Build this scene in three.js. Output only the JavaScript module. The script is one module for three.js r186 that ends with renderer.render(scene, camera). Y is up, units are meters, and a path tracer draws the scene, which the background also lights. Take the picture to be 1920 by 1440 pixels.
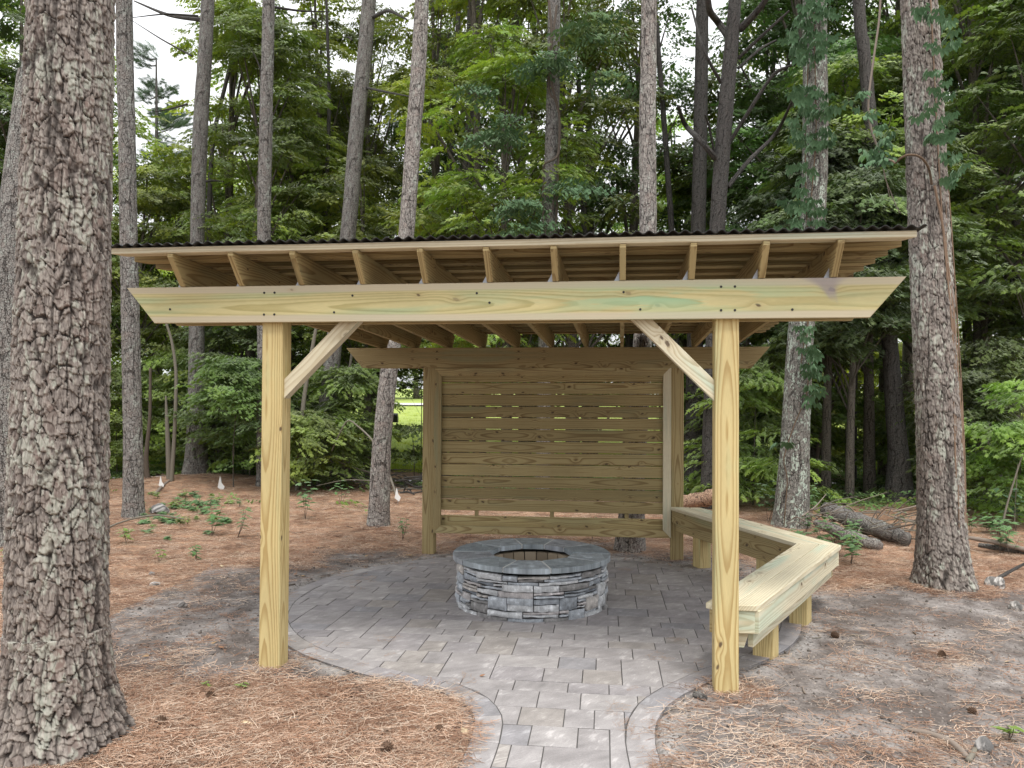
import * as THREE from 'three';
import { mergeGeometries, mergeVertices } from 'three/addons/utils/BufferGeometryUtils.js';

// ---------- camera, sky, sun, exposure ----------
const F = 1477, EYE = 1.754, PITCH = 0.01659, ROLL = 0.00555;
const scene = new THREE.Scene();
const camera = new THREE.PerspectiveCamera(2 * Math.atan(720 / F) * 180 / Math.PI, 4 / 3, 0.1, 600);
camera.position.set(0, EYE, 0);
camera.rotation.set(PITCH, 0, ROLL, 'XYZ');
const renderer = new THREE.WebGLRenderer({ antialias: true });
renderer.setSize(1024, 768);
renderer.toneMapping = THREE.LinearToneMapping;
renderer.toneMappingExposure = 1.7;
renderer.shadowMap.enabled = true;
{ // overcast sky: an even veil of cloud, a little brighter overhead and towards the hidden sun
  const W = 256, H = 128, d = new Float32Array(W * H * 4);
  for (let j = 0; j < H; j++) for (let i = 0; i < W; i++) {
    const el = ((j + 0.5) / H - 0.5) * Math.PI, az = (i + 0.5) / W * Math.PI * 2;
    const up = Math.max(0, Math.sin(el));
    const cl = 0.06 * Math.sin(az * 3 + 2 * Math.sin(el * 4)) * Math.sin(el * 5 + 1) + 0.04 * Math.sin(az * 7 + 3 * el);
    const L = (0.56 + 0.80 * up) * (1 + cl);
    const o = (j * W + i) * 4; d[o] = L * 0.985; d[o + 1] = L; d[o + 2] = L * 1.03; d[o + 3] = 1;
  }
  const t = new THREE.DataTexture(d, W, H, THREE.RGBAFormat, THREE.FloatType);
  t.mapping = THREE.EquirectangularReflectionMapping; t.magFilter = THREE.LinearFilter; t.needsUpdate = true;
  scene.background = t; scene.environment = t;
}
const sun = new THREE.DirectionalLight(new THREE.Color(1, 0.965, 0.9), 1.5);
sun.position.set(1.5, 13, -0.5); sun.target.position.set(0.5, 0, -6.5);
sun.shadow.radius = 34; sun.castShadow = true;
Object.assign(sun.shadow.camera, { left: -16, right: 16, top: 16, bottom: -16, near: 0.5, far: 60 });
sun.shadow.mapSize.set(2048, 2048);
scene.add(sun, sun.target);

// ---------- helpers ----------
const V = (x, y, z) => new THREE.Vector3(x, y, z);
function rngOf(seed) { let a = seed >>> 0; return () => { a = (a + 0x6d2b79f5) | 0; let t = Math.imul(a ^ (a >>> 15), 1 | a); t = (t + Math.imul(t ^ (t >>> 7), 61 | t)) ^ t; return ((t ^ (t >>> 14)) >>> 0) / 4294967296; }; }
const clamp = (x, a = 0, b = 1) => Math.min(b, Math.max(a, x));
const lerp = (a, b, t) => a + (b - a) * t;
const sstep = (a, b, x) => { const t = clamp((x - a) / (b - a)); return t * t * (3 - 2 * t); };
const mix3 = (a, b, t) => [lerp(a[0], b[0], t), lerp(a[1], b[1], t), lerp(a[2], b[2], t)];
function hash(i, j, s) { let h = Math.imul(i | 0, 374761393) ^ Math.imul(j | 0, 668265263) ^ Math.imul(s | 0, 2147483629); h = Math.imul(h ^ (h >>> 13), 1274126177); h ^= h >>> 16; h = Math.imul(h, 2246822519); return ((h ^ (h >>> 15)) >>> 0) / 4294967296; }
const wrap = (i, p) => p ? ((i % p) + p) % p : i;
function vn(x, y, s = 0, px = 0, py = 0) {
  const i = Math.floor(x), j = Math.floor(y), fx = x - i, fy = y - j, u = fx * fx * (3 - 2 * fx), v = fy * fy * (3 - 2 * fy);
  const i0 = wrap(i, px), i1 = wrap(i + 1, px), j0 = wrap(j, py), j1 = wrap(j + 1, py);
  return lerp(lerp(hash(i0, j0, s), hash(i1, j0, s), u), lerp(hash(i0, j1, s), hash(i1, j1, s), u), v);
}
function fbm(x, y, s = 0, o = 4, px = 0, py = 0) { let a = 0, w = 0.5, t = 0; for (let k = 0; k < o; k++) { a += w * vn(x, y, s + k * 17, px, py); t += w; w *= 0.5; x *= 2; y *= 2; px *= 2; py *= 2; } return a / t; }
const W0 = { f1: 0, f2: 0, i: 0, j: 0, dx: 0, dy: 0 };
function worley(x, y, s, px = 0, py = 0) {
  const ci = Math.floor(x), cj = Math.floor(y); let f1 = 9, f2 = 9;
  for (let j = cj - 1; j <= cj + 1; j++) for (let i = ci - 1; i <= ci + 1; i++) {
    const a = wrap(i, px), b = wrap(j, py), dx = i + 0.1 + 0.8 * hash(a, b, s) - x, dy = j + 0.1 + 0.8 * hash(a, b, s + 5) - y, d = Math.sqrt(dx * dx + dy * dy);
    if (d < f1) { f2 = f1; f1 = d; W0.i = a; W0.j = b; W0.dx = dx; W0.dy = dy; } else if (d < f2) f2 = d;
  }
  W0.f1 = f1; W0.f2 = f2; return W0;
}
const sr = (c) => 255 * (c <= 0.0031308 ? c * 12.92 : 1.055 * Math.pow(Math.max(c, 0), 1 / 2.4) - 0.055);
function tex(w, h, fn, srgb = true, ws = THREE.RepeatWrapping, wt = ws) { // fn(x, y, out) fills linear colours
  const d = new Uint8Array(w * h * 4), o = [0, 0, 0];
  for (let y = 0; y < h; y++) for (let x = 0; x < w; x++) {
    fn(x, y, o); const k = (y * w + x) * 4;
    for (let c = 0; c < 3; c++) d[k + c] = clamp(srgb ? sr(o[c]) : o[c] * 255, 0, 255); d[k + 3] = 255;
  }
  const t = new THREE.DataTexture(d, w, h); t.wrapS = ws; t.wrapT = wt; t.magFilter = THREE.LinearFilter; t.minFilter = THREE.LinearMipmapLinearFilter;
  if (srgb) t.colorSpace = THREE.SRGBColorSpace; t.needsUpdate = true; return t;
}
const std = (c, o = {}) => new THREE.MeshStandardMaterial({ color: Array.isArray(c) ? new THREE.Color().setRGB(...c) : c, roughness: 0.9, ...o });
const used = new Map();
function numbered(n) { const k = used.get(n) || 0; used.set(n, k + 1); return k ? `${n}_${String(k).padStart(3, '0')}` : n; }
const shade = (o) => { o.traverse((m) => { if (m.isMesh) { m.castShadow = true; m.receiveShadow = true; } }); return o; };
function tag(o, label, category, group) { o.userData = { label, category }; if (group) o.userData.group = group; return o; }
function thing(name, label, category, pos = V(0, 0, 0), group) { const g = new THREE.Group(); g.name = numbered(name); g.position.copy(pos); tag(g, label, category, group); scene.add(g); return g; }
function part(name, geo, m, parent, label) { const o = new THREE.Mesh(geo, m); o.name = parent === scene ? numbered(name) : name; o.castShadow = o.receiveShadow = true; if (label) o.userData.label = label; parent.add(o); return o; }
function partNames(root) { const c = new Map(); root.traverse((o) => { if (o === root || !o.name || /_\d{3}$/.test(o.name)) return; const k = c.get(o.name) || 0; c.set(o.name, k + 1); if (k) o.name += '_' + String(k).padStart(3, '0'); }); }
function kind(o, k) { o.userData.kind = k; return o; }
// a point of the place from where it shows in the photograph (1920 x 1440) and how far in front of the camera it is
function ray(u, v) {
  let a = (u - 960) / F, b = (v - 720) / F; const c = Math.cos(ROLL), s = Math.sin(ROLL);
  [a, b] = [a * c + b * s, -a * s + b * c];
  const cp = Math.cos(PITCH), sp = Math.sin(PITCH);
  return V(a, -b * cp + sp, -(b * sp + cp));
}
const at = (u, v, Z) => { const d = ray(u, v); return d.multiplyScalar(-Z / d.z).add(V(0, EYE, 0)); };
function level(Z) { return -0.0198 * clamp(Z - 5.1, 0, 4.3) + 1.32 * sstep(17, 42, Z) * (Z < 42 ? 1 : 1) + Math.max(0, Z - 42) * 0.014; }
function onGround(u, v) { const d = ray(u, v); let Z = 8; for (let k = 0; k < 40; k++) { const y = level(Z); Z = lerp(Z, Math.min(60, -(y - EYE) / d.y * d.z * 1), 0.7); } return V(d.x / -d.z * Z, level(Z), -Z); }

// ---------- textures and materials ----------
function woodTex(seed, lenM, widM, w, h, o = {}) {
  const R = rngOf(seed), early = o.early || [0.60, 0.47, 0.235], late = o.late || [0.36, 0.235, 0.095], ring = o.ring || 0.0075;
  const t0 = widM * (0.36 + 0.28 * R()), d0 = 0.012 + 0.03 * R(), ph = R() * 50, knots = [];
  for (let k = 0; k < (o.knots ?? 4); k++) knots.push([lenM * (0.05 + 0.9 * R()), widM * (0.12 + 0.76 * R()), 0.007 + 0.009 * R(), R() < 0.6]);
  return tex(w, h, (px, py, c) => {
    const s = (px + 0.5) / w * lenM, t = (py + 0.5) / h * widM;
    const d = d0 + (o.tilt ?? 0.10) * vn(s * 0.9 + ph, 1.5, seed) + 0.012 * vn(s * 3 + ph, 7.5, seed);
    let tt = t - t0 + 0.02 * (vn(s * 1.1 + ph, 3.5, seed) - 0.5), bulge = 0, kn = 0, halo = 0;
    for (const [ks, kt, kr, dark] of knots) {
      const ds = s - ks, dt = t - kt, q = Math.exp(-(ds * ds) / (2 * 9 * kr * kr) - (dt * dt) / (2 * 2.2 * kr * kr));
      bulge += q * kr * (o.bulge ?? 1.2); halo = Math.max(halo, q);
      const e = Math.sqrt(ds * ds / 3 + dt * dt + 1.2 * ds * dt / 3) / kr * (0.8 + 0.5 * vn(s * 90, t * 160, seed + 77)); if (e < 1.1) kn = Math.max(kn, (dark ? 0.95 : 0.45) * sstep(1.1, 0.5, e));
    }
    const r = Math.sqrt(tt * tt + d * d) + bulge + 0.0012 * (vn(s * 14, t * 120, seed + 3) - 0.5), f = r / ring - Math.floor(r / ring);
    const lw = sstep(0.35, 0.88, f) * (1 - sstep(0.93, 1.0, f)) * (0.65 + 0.35 * hash(Math.floor(r / ring), 3, seed));
    let col = mix3(early, late, lw * (o.contrast ?? 0.75));
    const tone = 0.86 + 0.28 * fbm(s * 2.2, t * 9, seed + 9, 3); col = col.map((x) => x * tone);
    const fine = 0.94 + 0.12 * vn(s * 40, t * 700, seed + 21); col = col.map((x) => x * fine);
    if (o.green) { const g = sstep(0.5, 0.78, fbm(s * 1.1 + 5, t * 14, seed + 31, 3)) * o.green; col = [col[0] * (1 - 0.33 * g), col[1] * (1 - 0.04 * g), col[2] * (1 - 0.02 * g) + 0.03 * g]; }
    if (o.sap) { const e = Math.min(t, widM - t * 1) / widM, q = o.sap * sstep(0.24, 0.16, e + 0.04 * (vn(s * 0.9, 2, seed + 41) - 0.5)); col = mix3(col, [0.47, 0.41, 0.31], q * 0.85); }
    col = mix3(col, [0.30, 0.19, 0.08], halo * 0.22);
    if (kn > 0) col = mix3(col, [0.075, 0.045, 0.028], kn * 0.9);
    if (o.extra) col = o.extra(s, t, col);
    c[0] = col[0]; c[1] = col[1]; c[2] = col[2];
  }, true, THREE.MirroredRepeatWrapping, THREE.MirroredRepeatWrapping);
}
const TL = 2.4, TW = 0.24;
const woodMaps = [1, 2, 3].map((k) => woodTex(100 + k * 7, TL, TW, 1024, 160, { early: [0.56, 0.455, 0.225], late: [0.37, 0.25, 0.095], knots: [3, 4, 5][k - 1], green: [0.35, 0.5, 0.45][k - 1], ring: [0.012, 0.010, 0.011][k - 1], contrast: 1.0 }));
const paleMaps = [1, 2, 3].map((k) => woodTex(150 + k * 7, TL, TW, 1024, 160, { early: [0.60, 0.55, 0.41], late: [0.42, 0.345, 0.21], knots: [3, 6, 4][k - 1], green: 0.55, ring: [0.012, 0.009, 0.011][k - 1], contrast: 0.8 }));
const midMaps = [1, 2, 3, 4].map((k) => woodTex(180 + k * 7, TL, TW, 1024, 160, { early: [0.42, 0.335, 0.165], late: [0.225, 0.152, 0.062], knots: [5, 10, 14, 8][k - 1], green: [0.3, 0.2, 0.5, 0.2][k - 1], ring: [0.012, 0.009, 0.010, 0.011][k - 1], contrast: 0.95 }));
const beamMap = woodTex(911, 4.9, 0.24, 2048, 128, {
  early: [0.50, 0.435, 0.225], late: [0.27, 0.225, 0.075], ring: 0.011, knots: 7, bulge: 0.8, green: 0.7, sap: 1, contrast: 0.62, tilt: 0.10,
  extra(s, t, c) { // green treatment stains and the grey-violet water mark near the right end
    const g = sstep(0.44, 0.62, fbm(s * 2.6, t * 26, 71, 4)) * Math.exp(-((s - 3.5) ** 2) / 0.6 - ((t - 0.13) ** 2) / 0.006) * 0.75;
    c = mix3(c, [0.28, 0.46, 0.29], clamp(g));
    const top = 0.235 - t, x = s - 4.46, wdt = 0.16 * Math.exp(-top * 22) + 0.022, q = sstep(wdt, wdt * 0.3, Math.abs(x + 0.05 - 0.4 * top)) * sstep(0.17, 0.1, top + 0.03 * vn(s * 60, 1, 3));
    return mix3(c, [0.27, 0.235, 0.245], q * 0.75);
  },
});
const woodSet = (maps, tint = [1, 1, 1], rough = 0.8, vary = 0) => [0, 1, 2, 3, 4].map((k) => std(tint.map((c, i) => c * (1 + vary * [0, 0.16, -0.14, 0.07, -0.07][k] * [1, 1.06, 1.2][i])), { map: maps[k % maps.length], roughness: rough, bumpMap: maps[k % maps.length], bumpScale: 0.0015 }));
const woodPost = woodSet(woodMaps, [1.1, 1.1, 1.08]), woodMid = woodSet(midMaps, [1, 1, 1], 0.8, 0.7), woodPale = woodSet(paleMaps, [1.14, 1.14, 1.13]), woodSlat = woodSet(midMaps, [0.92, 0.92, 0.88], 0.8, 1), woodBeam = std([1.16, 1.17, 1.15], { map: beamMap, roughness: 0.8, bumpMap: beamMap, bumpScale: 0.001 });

// pine bark: plates parted by dark cracks, flakes on them, pale lichen
function barkFn(seed, nx, ny, o = {}) { // coordinates in cells; periodic after nx, ny cells
  const lich = o.lichen ?? 0.5;
  return (x, y, out) => {
    const wx = x + 0.5 * (vn(x, y * 0.5, seed + 1, nx, ny / 2) - 0.5), wy = y + 0.45 * (vn(x, y, seed + 2, nx, ny) - 0.5);
    let a = worley(wx, wy, seed, nx, ny); const edge = a.f2 - a.f1, pr = hash(a.i, a.j, seed + 9), pt = hash(a.i, a.j, seed + 10), tilt = a.dy;
    let b = worley(wx * 2, wy * 2.5, seed + 50, nx * 2, ny * 2.5); const e2 = b.f2 - b.f1, fr = hash(b.i, b.j, seed + 60), fr2 = hash(b.i, b.j, seed + 61), ftilt = b.dy;
    const n = fbm(x * 5, y * 4, seed + 5, 3, nx * 5, ny * 4);
    const soft = vn(x, y * 0.5, seed + 70, nx, ny / 2), wid = 0.02 + 0.13 * soft * soft;
    const crack0 = sstep(0.0, wid, edge + (n - 0.5) * 0.26), flake = sstep(0.0, 0.12, e2 + (n - 0.5) * 0.22), n3 = fbm(x * 10, y * 4, seed + 7, 3, nx * 10, ny * 4), fv = vn(x * 1 + 0.9 * (vn(x, y * 0.5, seed + 12, nx, ny / 2) - 0.5), y * 0.25, seed + 13, nx, ny / 4), furrow = 0.25 + 0.75 * sstep(0.0, 0.075, Math.abs(fv - 0.5) + 0.1 * (n - 0.5));
    const crack = Math.min(0.35 + 0.65 * crack0, 1) * (0.3 + 0.7 * crack0) * (o.furrow === 0 ? 1 : furrow);
    out.h = crack * (0.36 + 0.20 * pr) + flake * 0.09 * crack + (0.35 + 0.65 * crack) * (0.17 * (fr - 0.5) + 0.22 * ftilt + 0.16 * tilt) + 0.26 * (n - 0.5) + 0.26 * (n3 - 0.5) + 0.22;
    const l0 = fbm(x * 0.5, y * 0.5, seed + 80, 4, nx / 2, ny / 2), l1 = fbm(x * 3, y * 2.5, seed + 90, 3, nx * 3, ny * 2.5);
    const li = lich * crack * sstep(0.555, 0.63, l0 * 0.50 + l1 * 0.44 + fr2 * 0.06) * (0.55 + 0.45 * flake), n2 = vn(x * 14, y * 12, seed + 6, nx * 14, ny * 12);
    let c = mix3([0.095, 0.084, 0.078], [0.275, 0.25, 0.232], clamp(0.10 + 0.40 * fr + 0.45 * (n2 - 0.15) + 0.9 * (n3 - 0.4)));
    c = mix3(c, [0.18, 0.128, 0.11], 0.35 * sstep(0.72, 0.95, pt) + 0.3 * sstep(0.85, 1, fr)); c = mix3(c, [0.29, 0.272, 0.248], 0.6 * sstep(0.62, 1, fr2) * sstep(0.35, 0.7, n2) + 0.5 * sstep(0.12, 0.34, ftilt) * flake);
    c = mix3(c, [0.055, 0.046, 0.041], 0.8 * (1 - flake)); c = mix3(c, [0.36, 0.34, 0.31], 0.6 * sstep(0.56, 0.70, n3) * crack); c = mix3([0.018, 0.014, 0.012], c, crack * 0.92 + 0.08);
    c = mix3(c, mix3([0.36, 0.43, 0.36], [0.54, 0.57, 0.52], n2), clamp(li));
    const k = (o.bright ?? 1) * (0.85 + 0.3 * n); out.r = c[0] * k * (o.tint?.[0] ?? 1); out.g = c[1] * k * (o.tint?.[1] ?? 1); out.b = c[2] * k * (o.tint?.[2] ?? 1);
  };
}
function barkTex(seed, w, h, nx, ny, o) {
  const f = barkFn(seed, nx, ny, o), q = {}, H = new Float32Array(w * h);
  const map = tex(w, h, (x, y, c) => { f((x + 0.5) / w * nx, (y + 0.5) / h * ny, q); c[0] = q.r; c[1] = q.g; c[2] = q.b; H[y * w + x] = q.h; });
  const bump = tex(w, h, (x, y, c) => { c[0] = c[1] = c[2] = clamp(H[y * w + x]); }, false);
  return { map, bump, H, w, h };
}
const barkPine = barkTex(31, 512, 1024, 13, 24, { lichen: 0.3, bright: 1.05 });           // tile about 0.75 m x 2 m
const barkLichen = barkTex(47, 512, 1024, 13, 24, { lichen: 1.3, bright: 1.05, tint: [0.97, 1.0, 0.96] });
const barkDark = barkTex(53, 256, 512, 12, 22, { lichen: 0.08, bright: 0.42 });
const M = {
  pine: std([0.93, 0.95, 0.95], { map: barkPine.map, bumpMap: barkPine.bump, bumpScale: 0.02, roughness: 0.95 }),
  pinePale: std([1.2, 1.19, 1.17], { map: barkPine.map, bumpMap: barkPine.bump, bumpScale: 0.018, roughness: 0.95 }),
  lichen: std([1, 1, 1], { map: barkLichen.map, bumpMap: barkLichen.bump, bumpScale: 0.018, roughness: 0.95 }),
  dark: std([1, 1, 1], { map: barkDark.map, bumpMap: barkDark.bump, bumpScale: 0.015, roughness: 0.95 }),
  grey: std([1.7, 1.62, 1.45], { map: barkDark.map, bumpMap: barkDark.bump, bumpScale: 0.006, roughness: 0.95 }),
  twig: std([0.11, 0.085, 0.065]), twigPale: std([0.19, 0.17, 0.135]), vineBark: std([0.225, 0.15, 0.1]), vineWood: std([0.245, 0.165, 0.105], { map: barkDark.bump, bumpMap: barkDark.bump, bumpScale: 0.004 }), deadwood: std([0.24, 0.195, 0.16]),
  galv: std([0.40, 0.42, 0.45], { metalness: 0.7, roughness: 0.5 }), screw: std([0.02, 0.018, 0.016], { roughness: 0.5 }),
  panel: std([0.022, 0.023, 0.024], { roughness: 0.6 }), white: std([0.82, 0.82, 0.80], { roughness: 0.7 }), black: std([0.012, 0.012, 0.013], { roughness: 0.5 }),
};
const leafMat = (c, tr = 0.38) => new THREE.MeshPhysicalMaterial({ color: new THREE.Color().setRGB(...c), roughness: 0.93, transmission: tr, thickness: 0, side: THREE.DoubleSide });
const L = {
  maple: leafMat([0.120, 0.232, 0.030], 0.52), deep: leafMat([0.068, 0.155, 0.034], 0.44), bright: leafMat([0.22, 0.345, 0.035], 0.55), vine: leafMat([0.090, 0.180, 0.080], 0.25),
  herb: leafMat([0.12, 0.25, 0.07], 0.35), needle: leafMat([0.085, 0.140, 0.070], 0.25), far: leafMat([0.14, 0.25, 0.05], 0.45),
};

// ---------- geometry helpers ----------
function bakeUV(g, fn) { const p = g.attributes.position, n = g.attributes.normal, uv = new Float32Array(p.count * 2); for (let i = 0; i < p.count; i++) { const q = fn(p.getX(i), p.getY(i), p.getZ(i), n.getX(i), n.getY(i), n.getZ(i)); uv[i * 2] = q[0]; uv[i * 2 + 1] = q[1]; } g.setAttribute('uv', new THREE.BufferAttribute(uv, 2)); return g; }
// a sawn board: outline in (length, height), extruded through its thickness (centred), edges eased; grain follows the length
function plank(outline, thick, seed = 0, o = {}) {
  const bv = o.bevel ?? 0.003, s = new THREE.Shape(); outline.forEach(([x, y], i) => (i ? s.lineTo(x, y) : s.moveTo(x, y)));
  const g = new THREE.ExtrudeGeometry(s, { depth: thick - 2 * bv, bevelEnabled: true, bevelThickness: bv, bevelSize: bv, bevelOffset: -bv, bevelSegments: 1, steps: 1 });
  g.translate(0, 0, -thick / 2 + bv); g.clearGroups();
  const R = rngOf(seed * 31 + 7), ou = R() * 3, ov = o.v0 ?? R() * 0.8, tl = o.tl || TL, tw = o.tw || TW;
  return bakeUV(g, (x, y, z, nx, ny, nz) => {
    if (Math.abs(nz) > 0.5) return [(x / tl) + (o.u0 ?? ou), y / tw + ov];
    if (Math.abs(nx) > 0.85) return [z / tl * 3 + ou, y / tw + ov];
    return [(x / tl) + (o.u0 ?? ou), z / tw + ov + 0.37];
  });
}
const rect = (l, h) => [[0, 0], [l, 0], [l, h], [0, h]];
const pick = (arr, k) => arr[((k % arr.length) + arr.length) % arr.length];
// place a board so that its length runs from a to b, its height along up
function lay(mesh, a, b, up = V(0, 1, 0)) {
  const x = b.clone().sub(a).normalize(), z = x.clone().cross(up).normalize(), y = z.clone().cross(x);
  mesh.position.copy(a); mesh.quaternion.setFromRotationMatrix(new THREE.Matrix4().makeBasis(x, y, z)); return mesh;
}
// tapered tube along points [{p, r}]; rings follow the path
function tube(pts, nr, ns, o = {}) {
  const cv = new THREE.CatmullRomCurve3(pts.map((q) => q.p), false, 'catmullrom', 0.4); cv.arcLengthDivisions = Math.max(60, ns); const len = cv.getLength(), rs = pts.map((q) => q.r), pos = [], uv = [], idx = [];
  const cum = [0]; for (let i = 1; i < pts.length; i++) cum.push(cum[i - 1] + pts[i].p.distanceTo(pts[i - 1].p)); const tot = cum[cum.length - 1];
  const radius = (t) => { const s = t * tot; let i = 0; while (i < cum.length - 2 && cum[i + 1] < s) i++; return lerp(rs[i], rs[i + 1], clamp((s - cum[i]) / Math.max(1e-6, cum[i + 1] - cum[i]))); };
  let nrm = V(0.001, 0, -1); const rep = o.rep || 1, tileV = o.tileV || 2;
  for (let j = 0; j <= ns; j++) {
    const t = j / ns, c = cv.getPointAt(t), T = cv.getTangentAt(t); nrm.sub(T.clone().multiplyScalar(nrm.dot(T))).normalize(); const B = T.clone().cross(nrm);
    for (let i = 0; i <= nr; i++) {
      const a = i / nr * Math.PI * 2, ca = Math.cos(a), sa = Math.sin(a); let r = radius(t); if (o.disp) r += o.disp(i === nr ? 0 : a, t * len, r);
      pos.push(c.x + (nrm.x * ca + B.x * sa) * r, c.y + (nrm.y * ca + B.y * sa) * r, c.z + (nrm.z * ca + B.z * sa) * r);
      uv.push(i / nr * rep, t * len / tileV + (o.v0 || 0));
    }
  }
  for (let j = 0; j < ns; j++) for (let i = 0; i < nr; i++) { const a = j * (nr + 1) + i, b = a + 1, c = a + nr + 1, d = c + 1; idx.push(a, b, c, b, d, c); }
  const n0 = pos.length / 3;
  if (o.cap !== false) for (const j of [0, ns]) { const c = cv.getPointAt(j / ns); const k = pos.length / 3; pos.push(c.x, c.y, c.z); uv.push(0.5, j ? t1(len, tileV, o) : (o.v0 || 0)); for (let i = 0; i < nr; i++) { const a = j * (nr + 1) + i; j ? idx.push(k, a, a + 1) : idx.push(k, a + 1, a); } }
  const g = new THREE.BufferGeometry(); g.setAttribute('position', new THREE.Float32BufferAttribute(pos, 3)); g.setAttribute('uv', new THREE.Float32BufferAttribute(uv, 2)); g.setIndex(idx); g.computeVertexNormals();
  const N = g.attributes.normal; // the seam shares its normal
  for (let j = 0; j <= ns; j++) { const a = j * (nr + 1), b = a + nr, x = N.getX(a) + N.getX(b), y = N.getY(a) + N.getY(b), z = N.getZ(a) + N.getZ(b), l = Math.hypot(x, y, z) || 1; N.setXYZ(a, x / l, y / l, z / l); N.setXYZ(b, x / l, y / l, z / l); }
  return g;
}
const t1 = (len, tv, o) => len / tv + (o.v0 || 0);
function soup(tris) { const g = new THREE.BufferGeometry(); g.setAttribute('position', new THREE.Float32BufferAttribute(tris.flat(2), 3)); g.computeVertexNormals(); const n = g.attributes.position.count; g.setAttribute('uv', new THREE.Float32BufferAttribute(new Float32Array(n * 2), 2)); return g; }
const merge = (l) => mergeGeometries(l.map((g) => { g = g.index ? g.toNonIndexed() : g; for (const k of Object.keys(g.attributes)) if (!['position', 'normal', 'uv'].includes(k)) g.deleteAttribute(k); return g; }), false);
function lump(seed, sx, sy, sz, det = 2, rough = 0.25, freq = 1.6) { // a stone
  let g = mergeVertices((() => { const q = new THREE.IcosahedronGeometry(1, det); q.deleteAttribute('uv'); q.deleteAttribute('normal'); return q; })()); const p = g.attributes.position;
  for (let i = 0; i < p.count; i++) { const x = p.getX(i), y = p.getY(i), z = p.getZ(i); const n = fbm(x * freq + 9, y * freq + z * freq * 0.7 + seed, seed, 3) - 0.5, w = worley(x * 1.3 + seed, (y + z) * 1.3, seed).f1, k = 1 + rough * (2 * n - (w - 0.5) * 0.6); p.setXYZ(i, x * k * sx, y * k * sy, z * k * sz); }
  g = g.toNonIndexed(); g.computeVertexNormals(); return g;
}
// leaves
function leafTris(kindOf, size, M4, out) {
  let pts;
  if (kindOf === 'star') { const an = [180, 118, 96, 62, 40, 20, 0, -20, -40, -62, -96, -118], ra = [0.42, 0.42, 0.2, 0.56, 0.27, 0.3, 0.62, 0.3, 0.27, 0.56, 0.2, 0.42]; pts = an.map((a, i) => { const q = a * Math.PI / 180; return V(0.42 + (i ? ra[i] : 0.40) * Math.cos(q), -0.10 * Math.abs(Math.sin(q)) * ra[i] * 2, ra[i] * Math.sin(q)); }); }
  else if (kindOf === 'oval') pts = [V(0, 0, 0), V(0.3, -0.05, 0.24), V(0.65, -0.08, 0.2), V(1, -0.16, 0), V(0.65, -0.08, -0.2), V(0.3, -0.05, -0.24)];
  else pts = [V(0, 0, 0), V(0.4, -0.06, 0.3), V(1, -0.12, 0), V(0.4, -0.06, -0.3)];
  const c = V(kindOf === 'star' ? 0.42 : 0.45, 0.03, 0).multiplyScalar(size).applyMatrix4(M4), q = pts.map((p) => p.clone().multiplyScalar(size).applyMatrix4(M4));
  for (let i = 0; i < q.length; i++) { const a = q[i], b = q[(i + 1) % q.length]; out.push([c.toArray(), b.toArray(), a.toArray()]); }
}
function euler(x, y, z, px = 0, py = 0, pz = 0, s = 1) { return new THREE.Matrix4().compose(V(px, py, pz), new THREE.Quaternion().setFromEuler(new THREE.Euler(x, y, z, 'YXZ')), V(s, s, s)); }
function spray(seed, kindOf, n, len, size) { // a twig with its leaves in a loose, drooping plane
  const R = rngOf(seed), tr = [];
  for (let i = 0; i < n; i++) { const t = (i + 0.6) / n, side = i % 2 ? 1 : -1, x = t * len * 0.9, out = side * (0.02 + 0.17 * R() * (1.1 - 0.6 * t)); leafTris(kindOf, size * (0.75 + 0.5 * R()), euler((R() - 0.5) * 0.9, side * (0.35 + 0.9 * (1 - t) + 0.4 * (R() - 0.5)), -0.25 - 0.55 * R(), x, -0.22 * len * t * t - 0.35 * Math.abs(out) + 0.05 * (R() - 0.5), out), tr); }
  const w = 0.0035; for (let k = 0; k < 3; k++) { const a = k / 3, b = (k + 1) / 3, y = (t) => -0.22 * len * t * t; tr.push([[a * len, y(a), -w], [b * len, y(b), -w], [b * len, y(b), w]], [[a * len, y(a), -w], [b * len, y(b), w], [a * len, y(a), w]]); }
  return soup(tr);
}
const SPRAY = { star: [1, 2, 3].map((k) => spray(k, 'star', 16, 0.46, 0.088)), oval: [4, 5, 6].map((k) => spray(k, 'oval', 17, 0.45, 0.075)), fine: [7, 8].map((k) => spray(k, 'diamond', 18, 0.42, 0.07)) };
function instanced(name, geo, m, mats, parent, tints) {
  const o = new THREE.InstancedMesh(geo, m, mats.length); mats.forEach((x, i) => o.setMatrixAt(i, x)); if (tints) tints.forEach((c, i) => o.setColorAt(i, c));
  o.name = name; o.castShadow = o.receiveShadow = true; parent.add(o); return o;
}

// ---------- the ground ----------
const PC = { x: 0.19, Z: 6.95, R: 2.25 };                        // the round patio
const YAW = 0.13787, CY = Math.cos(YAW), SY = Math.sin(YAW), X0 = -1.6223, Z0 = 5.102; // the pavilion's own axes
const loc = (lx, y, lz) => V(X0 + lx * CY + lz * SY, y, -(Z0 - lx * SY + lz * CY)); // lz runs to the back
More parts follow.
